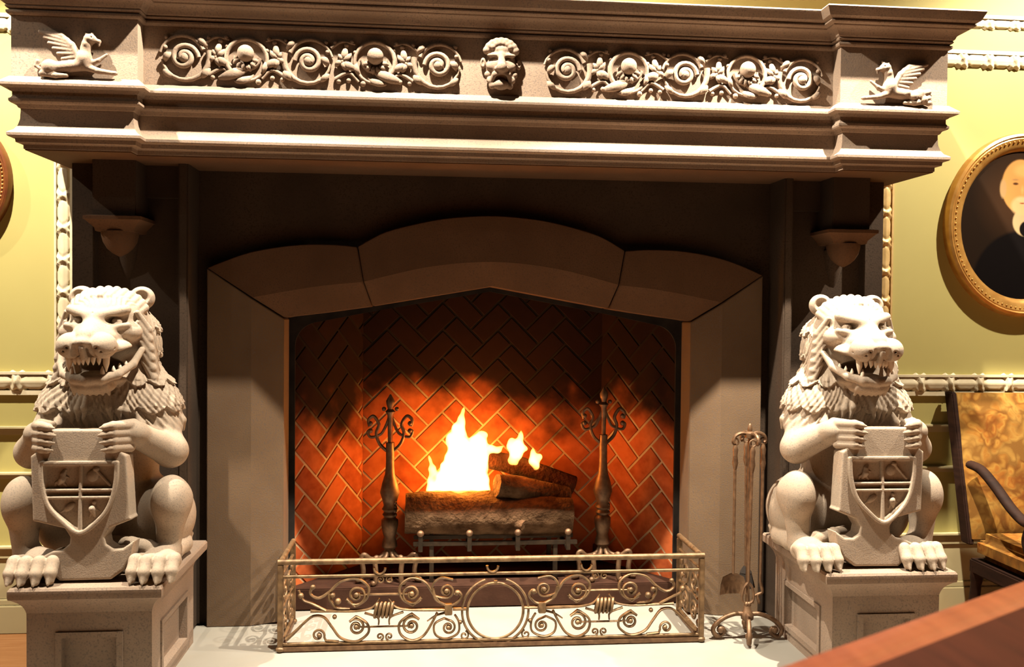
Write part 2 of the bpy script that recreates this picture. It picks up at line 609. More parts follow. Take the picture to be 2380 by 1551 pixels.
ti = 3
for sx in (-1, 1):
    x0, x1 = (-5, -2.10) if sx < 0 else (2.10, 5)
    b = MB(); carved_rod(b, (x0, WY, 1.222), (x1, WY, 1.222), .045, .17)
    b.box(x0, x1, WY-.028, WY+.01, 1.258, 1.27); b.box(x0, x1, WY-.016, WY+.01, 1.155, 1.178)
    structure(b.build('trim_%d' % ti, CREAM, smooth=40)); ti += 1
    # upper pair of horizontal rods
    for zz, rr in ((3.192, .026), (2.99, .036)):
        b = MB(); carved_rod(b, (x0 if sx < 0 else 2.19, WY, zz), (-2.19 if sx < 0 else x1, WY, zz), rr, .15)
        b.box(x0, x1, WY-.02, WY+.01, zz+rr*.9, zz+rr*.9+.02)
        structure(b.build('trim_%d' % ti, CREAM, smooth=40)); ti += 1
    xs = 2.142*sx
    b = MB(); carved_rod(b, (xs, WY, 1.268), (xs, WY, 2.96), .033, .16)
    b.box(min(sx*2.085, sx*2.108), max(sx*2.085, sx*2.108), WY-.02, WY+.01, 1.268, 2.96)
    b.box(min(sx*2.176, sx*2.186), max(sx*2.176, sx*2.186), WY-.015, WY+.01, 1.268, 2.96)
    structure(b.build('trim_%d' % ti, CREAM if sx < 0 else GOLDP, smooth=40)); ti += 1

# ------------------------------------------------------------------ hearth slab
b = MB(); b.prism_xy([(-2.02, -1.75), (2.02, -1.75), (2.02, 0), (1.052, 0), (1.052, .19), (-1.052, .19), (-1.052, 0), (-2.02, 0)], -.04, 0.0)
o = b.build('hearth_slab', MARBLE, bevel=.004)
tag(o, 'pale marble hearth slab on the floor in front of the fireplace', 'hearth')

# ------------------------------------------------------------------ fireplace
FP = thing('fireplace', 'monumental carved stone fireplace with frieze mantel and pointed arch', 'fireplace', (0, 0, 0))
XB, XO = 1.61, 2.142            # end blocks
YC, YB = -.41, -.49
plan = [(-XO, .10), (-XO, YB), (-XB, YB), (-XB, YC), (XB, YC), (XB, YB), (XO, YB), (XO, .10)]
plan = plan[::-1]
# right-hand side of a path running from +x to -x along the front is... choose sign by test
def chk(path):
    q = offset_poly(path, .1, False)
    return q[1].y < path[1][1]
if not chk(plan):
    plan = plan[::-1]
b = MB()
sweep(b, plan, [(-.03, 2.855), (0, 2.862), (.012, 2.865), (.016, 2.871), (.016, 2.879), (.006, 2.884), (.006, 2.887), (.015, 2.891), (.019, 2.897), (.015, 2.903),
                (.022, 2.908), (.027, 2.920), (.036, 2.931), (.050, 2.939), (.064, 2.943), (.066, 2.949), (.080, 2.950), (.088, 2.955), (.088, 2.961),
                (.082, 2.964), (.086, 2.967), (.096, 2.972), (.102, 2.976), (.108, 2.988), (.117, 3.006), (.120, 3.013), (.116, 3.020), (-.30, 3.022)])
b.build('cornice', STONE, FP, smooth=25)
b = MB()
sweep(b, plan, [(-.0005, 2.596), (0, 2.60), (0, 2.862), (-.001, 2.866)])
b.build('frieze', STONE, FP)
b = MB()
sweep(b, plan, [(-.10, 2.289), (-.035, 2.289), (-.035, 2.308), (-.030, 2.313), (-.012, 2.314), (-.010, 2.332), (.010, 2.335), (.015, 2.340), (.016, 2.351), (.010, 2.357),
                (-.006, 2.368), (-.018, 2.388), (-.025, 2.415), (-.027, 2.452), (-.027, 2.463), (-.020, 2.466), (-.012, 2.480), (.004, 2.484), (.009, 2.490), (.009, 2.500),
                (.002, 2.505), (-.002, 2.512), (-.002, 2.532), (.006, 2.536), (.012, 2.546), (.034, 2.549), (.041, 2.553), (.042, 2.563), (.036, 2.569), (.006, 2.597), (-.02, 2.602)])
b.build('bed_moulding', STONE, FP, smooth=25)

b = MB()
b.prism_xy([(p.x, p.y) for p in offset_poly(plan, -.040, False)], 2.284, 2.2895)
b.build('soffit', ARCHST, FP)  # thin slab whose darker stone paints shade on the mantel's underside

# scroll ornaments of the frieze
def leaf(mb, x, z, ang, L_, wd, y=YC, bend=.3, th=.5):
    n = 7
    pts, rs = [], []
    for i in range(n+1):
        t = i/n
        a = R(ang)+bend*t
        pts.append((x+L_*t*math.cos(a), y-.006-.016*math.sin(PI*min(1, t*1.2)), z+L_*t*math.sin(a)))
        rs.append(max(.0015, wd*(math.sin(PI*(t*.86+.10)))**.9))
    mb.tube(pts, rs, 8, squash=((0, 1, 0), th))

def bead(mb, x, z, r, y=YC):
    mb.ball((x, y-r*.7, z), r, 10, 7)

def ribbon(mb, pts, r0, r1, y0=YC-.010, y1=None):
    n = len(pts)
    y1 = y0 if y1 is None else y1
    mb.tube([(p[0], y0+(y1-y0)*i/(n-1), p[1]) for i, p in enumerate(pts)], [r0+(r1-r0)*i/(n-1) for i in range(n)], 8)

def scroll_unit(cx, cz, sg, kind):
    mb = MB()
    mx = lambda pts: [(cx+sg*(x-cx), z) for x, z in pts]
    X = lambda x: cx+sg*x
    A = lambda a: a if sg > 0 else 180-a
    if kind == 'spiral':
        ribbon(mb, mx(spiral(cx, cz, .012, .062, 200, -1.55)), .014, .011, YC-.018, YC-.010)
        mb.ball((X(.0), YC-.014, cz), (.024, .02, .024))
        leaf(mb, X(-.055), cz+.015, A(195), .05, .016, bend=sg*.6)
        ribbon(mb, mx(spiral(cx, cz+.004, .098, .112, 188, .52)), .006, .015, YC-.008, YC-.012)     # cupping leaf below
        leaf(mb, X(.075), cz-.085, A(28), .06, .017, bend=sg*.5)
        leaf(mb, X(-.09), cz-.055, A(-60), .055, .014, bend=sg*.4)
        ribbon(mb, mx(spiral(cx, cz, .108, .09, 168, -.40)), .006, .011)                             # arch above
        leaf(mb, X(.055), cz+.085, A(-15), .06, .013, bend=-sg*.5)
        for dx, dz, r_ in ((-.085, .045, .011), (-.078, .088, .010), (.095, .06, .009)):
            bead(mb, X(dx), cz+dz, r_)
    else:
        ribbon(mb, mx(spiral(cx, cz-.012, .098, .088, -115, .93)), .007, .012, YC-.008, YC-.012)
        mb.ball((X(0), YC-.022, cz+.012), (.038, .034, .038), 16, 10)
        for a in range(200, 345, 28):
            leaf(mb, X(.03*math.cos(R(a))), cz-.005+.03*math.sin(R(a)), A(a), .035, .010, bend=.2)
        ribbon(mb, mx(spiral(cx, cz, .052, .062, 175, .5)), .004, .010)
        leaf(mb, X(-.12), cz-.098, A(8), .15, .024, bend=sg*.25)
        leaf(mb, X(-.05), cz-.11, A(-14), .09, .016, bend=sg*.6)
        leaf(mb, X(.07), cz-.075, A(48), .07, .012, bend=sg*.5)
        bead(mb, X(.055), cz-.112, .013)
        bead(mb, X(.092), cz+.03, .010)
        bead(mb, X(-.085), cz+.045, .009)
    mb.build('scroll_ornament', STONE, FP, smooth=50)

def leaf_cluster(cx, cz, sg):
    mb = MB()
    A = lambda a: a if sg > 0 else 180-a
    for a, L_, wd in ((62, .075, .015), (28, .06, .013), (-42, .080, .018), (-72, .055, .013), (100, .04, .010), (-160, .04, .012)):
        leaf(mb, cx, cz, A(a), L_, wd, bend=sg*.3)
    bead(mb, cx, cz, .014)
    for dx, dz in ((.02, .075), (.045, .09), (-.03, .085), (.03, -.085), (-.015, -.09)):
        bead(mb, cx+sg*dx, cz+dz, .011)
    ribbon(mb, spline([(cx-sg*.02, 0, cz-.075), (cx+sg*.03, 0, cz-.055), (cx+sg*.075, 0, cz-.09)], 5) and
           [(p.x, p.z) for p in spline([(cx-sg*.03, 0, cz-.08), (cx+sg*.03, 0, cz-.05), (cx+sg*.075, 0, cz-.09)], 5)], .010, .006)
    ribbon(mb, [(p.x, p.z) for p in spline([(cx-sg*.05, 0, cz+.06), (cx, 0, cz+.09), (cx+sg*.06, 0, cz+.08)], 5)], .008, .004)
    mb.build('leaf_ornament', STONE, FP, smooth=50)

units = [(-1.428, 2.722, 1, 'spiral'), (-1.157, 2.735, 1, 'ball'), (-.878, 2.724, -1, 'spiral'), (-.577, 2.742, -1, 'ball'), (-.290, 2.724, -1, 'spiral'),
         (.310, 2.724, 1, 'spiral'), (.603, 2.738, 1, 'ball'), (.873, 2.722, 1, 'spiral'), (1.178, 2.742, -1, 'ball'), (1.446, 2.716, -1, 'spiral')]
for u in units:
    scroll_unit(*u)
for cx, sg in ((-1.290, 1), (-1.01, -1), (-.728, 1), (-.435, -1), (.452, 1), (.742, -1), (1.025, 1), (1.312, -1)):
    leaf_cluster(cx, 2.728, sg)

# bearded mask in the middle of the frieze
f = Field((-.13, YC-.14, 2.585), (.13, YC+.01, 2.868), .0026)
cy = YC
f.ell((0, cy, 2.735), (.072, .075, .10), .01)
f.ell((0, cy-.012, 2.80), (.066, .062, .035), .015)                                   # forehead
for sx in (-1, 1):
    f.ell((sx*.036, cy-.062, 2.772), (.030, .016, .010), .012)                        # brow
    f.ell((sx*.045, cy-.048, 2.725), (.022, .020, .020), .014)                        # cheek
    f.ell((sx*.032, cy-.072, 2.755), (.021, .016, .010), .006, sub=True)              # socket
    f.ell((sx*.032, cy-.056, 2.754), (.014, .010, .007), .004)
    f.ell((sx*.082, cy-.02, 2.742), (.014, .016, .026), .006)                         # ear
    f.ell((sx*.084, cy-.036, 2.742), (.006, .010, .014), .004, sub=True)
    f.chain([(sx*.006, cy-.078, 2.694), (sx*.03, cy-.072, 2.684), (sx*.048, cy-.055, 2.656), (sx*.044, cy-.05, 2.632)], [.013, .013, .011, .007], .006)   # moustache
    for q in range(3):
        f.ell((sx*(.062-.010*q), cy-.035-.006*q, 2.688-.026*q), (.015, .018, .016), .006)    # beard curls
f.chain([(0, cy-.070, 2.775), (0, cy-.088, 2.735), (0, cy-.104, 2.712)], [.012, .016, .024], .012)
for sx in (-1, 1):
    f.ell((sx*.021, cy-.084, 2.708), (.013, .015, .012), .008)
f.ell((0, cy-.072, 2.668), (.026, .030, .014), .006, sub=True)                        # mouth
f.ell((0, cy-.052, 2.640), (.036, .036, .024), .010)                                  # chin beard
for i in range(9):
    a = R(20+17.5*i)
    f.ell((.070*math.cos(a), cy-.038-.010*math.sin(a), 2.775+.066*math.sin(a)), (.019, .026, .019), .006)
for i in range(6):
    a = R(30+24*i)
    f.ell((.045*math.cos(a), cy-.060, 2.792+.038*math.sin(a)), (.015, .016, .014), .005)
V, Q = f.mesh()
V[:, 1] = YC+(V[:, 1]-YC)*.72
finish('face_mask', np_mesh('face_mask', V, Q), STONE, FP)

# winged beasts on the end blocks
def beast(cx, cz, sg, tufts):
    g = Field((-.20, -.07, -.14), (.20, .02, .14), .003)
    s_ = .00187
    P = lambda u, v, d=0: ((u-180)*s_, -d, (130-v)*s_)
    g.cap(P(120, 163, .01), P(200, 152, .014), .026, .026, .012)
    g.ell(P(122, 160, .02), (.034, .026, .032), .01)
    if tufts:
        for q in range(12):
            g.ell(P(95+random.random()*75, 150+random.random()*34, .03), .013+.006*random.random(), .004)
    g.chain([P(118, 168, .02), P(105, 176, .02), P(135, 180, .024), P(160, 179, .02)], [.016, .012, .012, .009], .006)
    g.chain([P(205, 158, .02), P(232, 167, .024), P(268, 171, .022)], [.018, .012, .009], .006)
    g.ell(P(268, 171, .022), (.014, .012, .009), .004)
    g.chain([P(212, 150, .02), P(232, 142, .022), P(250, 128, .02)], [.013, .009, .006], .005)
    g.ell(P(200, 140, .02), (.032, .03, .036), .012)
    g.chain([P(200, 138, .02), P(203, 115, .02), P(210, 97, .022)], [.026, .020, .018], .01)
    g.ell(P(214, 94, .026), (.027, .026, .022), .008)
    g.ell(P(206, 106, .026), (.020, .022, .022), .006)
    g.chain([P(222, 96, .03), P(234, 99, .026), P(233, 108, .024)], [.012, .008, .005], .005)
    g.cap(P(206, 84, .022), P(202, 76, .018), .008, .004, .004)
    g.cap(P(218, 82, .022), P(220, 75, .018), .008, .004, .004)
    g.ell(P(220, 92, .05), (.005, .008, .005), .003, sub=True)
    g.chain([P(190, 138, .02), P(172, 108, .02), P(150, 88, .018), P(97, 77, .010)], [.016, .013, .011, .005], .006)
    for q in range(6):
        t = q/5
        a = (150-10*q*.0+30*t-0, 92+34*t)
        tip = (100+10*t*5.0, 80+12*q)
        root = (160+24*t, 98+38*t)
        g.cap(P(root[0], root[1], .016), P(tip[0], tip[1], .012), .015, .009, .002)
    g.chain([P(100, 165, .014), P(90, 158, .014), P(94, 148, .014)], [.008, .007, .010], .005)
    V, Q = g.mesh()
    if sg < 0:
        V = V*np.array([-1, 1, 1])
        Q = Q[:, ::-1]
    V = V+np.array([cx, YB, cz])
    finish('winged_beast_relief', np_mesh('winged_beast_relief', V, Q), STONE, FP)
beast(-1.865, 2.694, 1, False)
beast(1.880, 2.694, -1, True)

# chimney breast behind the ring of arch stones
inner = [(-1.055, 0), (-1.055, 1.548), (-1.04, 1.560), (-.613, 1.614), (0, 1.724), (.613, 1.614), (1.04, 1.560), (1.055, 1.548), (1.055, 0)]
b = MB()
outer = [(-1.50, 0), (-1.50, 2.30), (1.50, 2.30), (1.50, 0)]
grow = [(-1.2, 0), (-1.2, 1.60), (-.613, 1.70), (0, 1.80), (.613, 1.70), (1.2, 1.60), (1.2, 0)]
b.prism_xz([(-1.50, 0), (-1.2, 0), (-1.2, 1.60), (-.613, 1.70), (0, 1.80), (0, 2.30), (-1.50, 2.30)], .03, .12)
b.prism_xz([(1.50, 0), (1.50, 2.30), (0, 2.30), (0, 1.80), (.613, 1.70), (1.2, 1.60), (1.2, 0)], .03, .12)
b.build('breast_panel', SHADEDST, FP)

def resample(poly, n):
    P_ = np.array(poly, float)
    L_ = np.concatenate([[0], np.cumsum(np.hypot(*np.diff(P_, axis=0).T))])
    t = np.linspace(0, L_[-1], n)
    return list(zip(np.interp(t, L_, P_[:, 0]), np.interp(t, L_, P_[:, 1])))

def ring_stone(name, outl, chamf, inn, closed_dir=1):
    """outl, chamf, inn: matching polylines left->right (x,z); flat face, chamfer face, reveal"""
    yf, yi, yb = -.03, .03, .215
    inn = resample(inn, len(chamf))
    V, Fc = [], []
    def sec(poly, y):
        i0 = len(V)
        V.extend([(x, y, z) for x, z in poly])
        return list(range(i0, i0+len(poly)))
    A = sec(outl, .06); B = sec(outl, yf); C = sec(chamf, yf); D_ = sec(inn, yi); E_ = sec(inn, yb)
    # each strip may have different point counts: bridge with an n-gon for the flat face
    Fc.append(tuple(B+C[::-1]))
    for P_, Q_ in ((A, B), (C, D_), (D_, E_)):
        n = len(P_)
        for i in range(n-1):
            Fc.append((P_[i], P_[i+1], Q_[i+1], Q_[i]))
    Fc.append((A[0], B[0], C[0], D_[0], E_[0]))
    Fc.append((A[-1], E_[-1], D_[-1], C[-1], B[-1]))
    Fc.append(tuple(A[::-1]+E_))
    mb = MB(); mb.add(V, Fc)
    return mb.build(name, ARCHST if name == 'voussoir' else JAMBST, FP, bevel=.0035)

G = .003
def arc(pts, k=5):
    return [(p.x, p.z) for p in spline([(x, 0, z) for x, z in pts], k)]
for sx in (-1, 1):
    def mir(p):
        p = [(sx*x, z) for x, z in p]
        return p if sx > 0 else p[::-1]
    # springer stone (defined on the right, x positive, left->right)
    o_ = arc([(.684+G, 1.912), (.80, 1.921), (.967, 1.918), (1.136, 1.894), (1.263, 1.860), (1.421, 1.797)])
    c_ = arc([(.655+G, 1.735), (.85, 1.715), (1.03, 1.685), (1.20, 1.652)])
    i_ = [(.613+G, 1.614), (.85, 1.580), (1.02, 1.558), (1.05, 1.552)]
    ring_stone('voussoir', mir(o_), mir(c_), mir(i_))
    # jamb: polylines vertical, defined top to bottom on the right => treat as outl etc.
    o_ = [(1.421, 1.793), (1.421, 0)]
    c_ = [(1.205, 1.646), (1.205, 0)]
    i_ = [(1.055, 1.545), (1.055, 0)]
    ring_stone('jamb_stone', *[[(sx*x, z) for x, z in q] if sx > 0 else [(sx*x, z) for x, z in q][::-1] for q in (o_, c_, i_)])
o_ = arc([(-.684+G, 1.914), (-.538, 1.991), (-.321, 2.049), (-.167, 2.072), (0, 2.081), (.167, 2.072), (.321, 2.049), (.538, 1.991), (.684-G, 1.914)])
c_ = arc([(-.655+G, 1.737), (-.33, 1.815), (0, 1.846), (.33, 1.815), (.655-G, 1.737)])
i_ = [(-.613+G, 1.616), (-.3, 1.671), (0, 1.724), (.3, 1.671), (.613-G, 1.616)]
ring_stone('voussoir', o_, c_, i_)
# dark joints are the gaps: a recessed mortar backing
b = MB()
b.prism_xz([(-1.40, .0), (-1.16, 0), (-1.16, 1.62), (-.64, 1.69), (0, 1.80), (0, 2.06), (-.45, 2.0), (-.684, 1.90), (-1.1, 1.885), (-1.40, 1.78)], .012, .05)
b.prism_xz([(1.40, .0), (1.40, 1.78), (1.1, 1.885), (.684, 1.90), (.45, 2.0), (0, 2.06), (0, 1.80), (.64, 1.69), (1.16, 1.62), (1.16, 0)], .012, .05)
b.build('joint_mortar', SOOT, FP)

# flanking piers with fillet, recess, corbel
for sx in (-1, 1):
    def bx(mb, xa, xb, *r):
        mb.box(min(sx*xa, sx*xb), max(sx*xa, sx*xb), *r)
    P_ = MB()
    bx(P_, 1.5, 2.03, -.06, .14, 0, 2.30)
    pier = P_.build('pier', SHADEDST, FP)
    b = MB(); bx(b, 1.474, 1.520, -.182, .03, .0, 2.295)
    b.build('fillet', SHADEDST, pier, bevel=.008)
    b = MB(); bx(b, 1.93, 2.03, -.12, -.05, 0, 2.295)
    b.build('outer_strip', SHADEDST, pier, bevel=.004)
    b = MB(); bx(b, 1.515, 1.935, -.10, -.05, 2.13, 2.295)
    b.build('top_rail', SHADEDST, pier, bevel=.004)
    # corbel: post, cap, bulb, taper
    xc = 1.792
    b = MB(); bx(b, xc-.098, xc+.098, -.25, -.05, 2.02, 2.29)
    corb = b.build('corbel', SHADEDST, FP, bevel=.004)
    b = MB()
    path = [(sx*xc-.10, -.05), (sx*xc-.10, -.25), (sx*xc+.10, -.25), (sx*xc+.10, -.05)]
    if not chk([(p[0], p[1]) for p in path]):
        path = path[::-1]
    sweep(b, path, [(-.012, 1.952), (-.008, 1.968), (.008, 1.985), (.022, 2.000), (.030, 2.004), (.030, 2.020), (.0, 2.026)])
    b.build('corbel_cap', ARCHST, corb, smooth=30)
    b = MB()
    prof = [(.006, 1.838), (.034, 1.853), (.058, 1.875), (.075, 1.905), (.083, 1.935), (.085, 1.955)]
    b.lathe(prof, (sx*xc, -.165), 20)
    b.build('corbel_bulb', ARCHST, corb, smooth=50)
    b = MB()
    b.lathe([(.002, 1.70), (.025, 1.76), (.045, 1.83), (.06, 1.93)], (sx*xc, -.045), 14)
    b.build('corbel_taper', SHADEDST, corb, smooth=50)

# ------------------------------------------------------------------ firebox
def herringbone(name, origin, ux, uz, W_, H_, parent, seed):
    """wall patch: origin lower-left, ux, uz unit vectors; normal = ux x uz towards the room"""
    rnd = random.Random(seed)
    wv = .114
    origin, ux, uz = Vector(origin), Vector(ux), Vector(uz)
    nr = ux.cross(uz)
    c = math.sqrt(.5)
    bm = bmesh.new()
    lay = bm.faces.layers.float.new('tone')
    g, t, ch = .0045, .006, .004
    span = int((W_+H_)/wv)+4
    cx0, cz0 = W_/2, 0
    for x in range(-span, span):
        for y in range(-span, span):
            q = (x-y) % 4
            if q == 0:
                rc = (x*wv+g, (x+2)*wv-g, y*wv+g, (y+1)*wv-g)
            elif q == 3:
                rc = (x*wv+g, (x+1)*wv-g, y*wv+g, (y+2)*wv-g)
            else:
                continue
            def P(a, b_, d):
                u_, v_ = cx0+(a-b_)*c, cz0+(a+b_)*c
                return u_, v_, d
            mu, mv, _ = P((rc[0]+rc[1])/2, (rc[2]+rc[3])/2, 0)
            if not (-.2 < mu < W_+.2 and -.2 < mv < H_+.2):
                continue
            tone = rnd.random()*.5
            lo = [P(rc[i], rc[j], -.002) for i, j in ((0, 2), (1, 2), (1, 3), (0, 3))]
            tp = [P(a, b_, t) for a, b_ in ((rc[0]+ch, rc[2]+ch), (rc[1]-ch, rc[2]+ch), (rc[1]-ch, rc[3]-ch), (rc[0]+ch, rc[3]-ch))]
            vs = [bm.verts.new(v) for v in lo+tp]
            for fc in ((4, 5, 6, 7), (0, 1, 5, 4), (1, 2, 6, 5), (2, 3, 7, 6), (3, 0, 4, 7)):
                fa = bm.faces.new([vs[i] for i in fc])
                fa[lay] = tone
                fa.material_index = 0
    for co, no in (((0, 0, 0), (-1, 0, 0)), ((W_, 0, 0), (1, 0, 0)), ((0, 0, 0), (0, -1, 0)), ((0, H_, 0), (0, 1, 0))):
        bmesh.ops.bisect_plane(bm, geom=bm.verts[:]+bm.edges[:]+bm.faces[:], plane_co=co, plane_no=no, clear_outer=True)
    vs = [bm.verts.new((a, b_, d)) for d in (0, -.06) for a, b_ in ((0, 0), (W_, 0), (W_, H_), (0, H_))]
    for fc in ((0, 1, 2, 3), (7, 6, 5, 4), (0, 4, 5, 1), (1, 5, 6, 2), (2, 6, 7, 3), (3, 7, 4, 0)):
        fa = bm.faces.new([vs[i] for i in fc])
        fa.material_index = 1
    for v in bm.verts:
        v.co = origin+ux*v.co.x+uz*v.co.y+nr*v.co.z
    me = bpy.data.meshes.new(name)
    bm.to_mesh(me)
    bm.free()
    me.materials.append(BRICK)
    me.materials.append(MORTAR)
    return finish(name, me, None, parent)

FZ = .115
BY, FY = .66, .22
BX, FX = .705, 1.065
sw = Vector((FX-BX, FY-BY, 0))
herringbone('brick_back_wall', (-BX, BY, FZ), (1, 0, 0), (0, 0, 1), 2*BX, 1.75, FP, 3)
d = sw.normalized()
herringbone('brick_side_wall', (BX, BY, FZ), (d.x, d.y, 0), (0, 0, 1), sw.length, 1.75, FP, 5)
herringbone('brick_side_wall', (-FX, FY, FZ), (d.x, -d.y, 0), (0, 0, 1), sw.length, 1.75, FP, 8)
b = MB()
b.prism_xy([(-FX-.05, .19), (FX+.05, .19), (FX+.05, .25), (BX+.1, BY+.06), (-BX-.1, BY+.06), (-FX-.05, .25)], 0, FZ)
b.build('raised_inner_hearth', EMBER, FP, bevel=.006)
b = MB()
b.prism_xy([(-FX-.05, .10), (FX+.05, .10), (FX+.05, .25), (BX+.1, BY+.06), (-BX-.1, BY+.06), (-FX-.05, .25)], 1.80, 1.9)
b.build('smoke_shelf', SOOT, FP)
# iron lintel frame with rounded upper corners just inside the arch
def rounded_inner():
    pts = [(-1.025, FZ)]
    pts += [(-1.025, 1.40)]
    for i in range(1, 9):
        t = i/8
        a = PI-t*(PI/2-.16)
        pts.append((-1.025+.13+.13*math.cos(a), 1.40+.13*math.sin(a)))
    pts += [(-.6, 1.592), (0, 1.700)]
    return pts
ri = rounded_inner()
ri = ri + [(-x, z) for x, z in ri[::-1][1:]]
b = MB()
half = len(ri)//2
left = ri[:half+1]
right = ri[half:]
b.prism_xz([(-1.10, FZ)]+left+[(0, 1.80), (-1.10, 1.80)], .20, .222)
b.prism_xz([(x, z) for x, z in right]+[(1.10, FZ), (1.10, 1.80), (0, 1.80)], .20, .222)
b.build('iron_lintel_frame', SOOT, FP)

# ------------------------------------------------------------------ pedestals
def pedestal(sx, label):
    x0, x1 = (1.432, 1.918) if sx > 0 else (-1.918, -1.432)
    y0, y1 = -.878, -.236
    T = thing('pedestal', label, 'pedestal', ((x0+x1)/2, (y0+y1)/2, 0), 'stone pedestals of the lion statues')
    rect = [(x0, y1), (x0, y0), (x1, y0), (x1, y1)]
    if not (offset_poly(rect, .1, True)[1].y < y0):
        rect = rect[::-1]
    b = MB()
    sweep(b, rect, [(.0, .365), (.004, .380), (.010, .395), (.022, .412), (.036, .425), (.042, .430), (.050, .434), (.052, .446), (.052, .468), (.046, .478)], True)
    b.build('top_slab', STONE, T, smooth=30)
    # body with framed recessed panels on the three open sides
    b = MB(); b.box(x0+.03, x1-.03, y0+.03, y1+.05, .0, .37)
    body = b.build('body', STONE, T)
    def panel(p0, ux, W_, t0=0, t1=0):
        """front frame bars round a recessed field; p0 lower-left on the face"""
        p0, ux = Vector(p0), Vector(ux)
        nr = ux.cross(Vector((0, 0, 1)))
        mb = MB()
        def bar(u0, u1, z0, z1, d0, d1):
            v = []
            for z in (z0, z1):
                for d_ in (d0, d1):
                    for u_ in (u0, u1):
                        v.append(p0+ux*u_+nr*d_+Vector((0, 0, z)))
            mb.add(v, [(0, 2, 3, 1), (4, 5, 7, 6), (0, 1, 5, 4), (2, 6, 7, 3), (0, 4, 6, 2), (1, 3, 7, 5)])
        mg = .115
        bar(t0, mg, 0, .37, -.03, 0); bar(W_-mg, W_-t1, 0, .37, -.03, 0)
        bar(mg, W_-mg, .285, .37, -.03, 0); bar(mg, W_-mg, 0, .05, -.03, 0)
        e = .022
        bar(mg-.002, mg+e, .05, .287, -.03, .008); bar(W_-mg-e, W_-mg+.002, .05, .287, -.03, .008)
        bar(mg+e, W_-mg-e, .287-e, .287, -.03, .008); bar(mg+e, W_-mg-e, .048, .05+e, -.03, .008)
        mb.build('panel_frame', STONE, T)
    panel((x0, y0, 0), (1, 0, 0), x1-x0)
    panel((x1, y0, 0), (0, 1, 0), y1-y0, .0301, 0)
    panel((x0, y1, 0), (0, -1, 0), y1-y0, 0, .0301)
pedestal(-1, 'grey stone pedestal under the lion statue left of the fire')
pedestal(1, 'grey stone pedestal under the lion statue beside the fire tools')

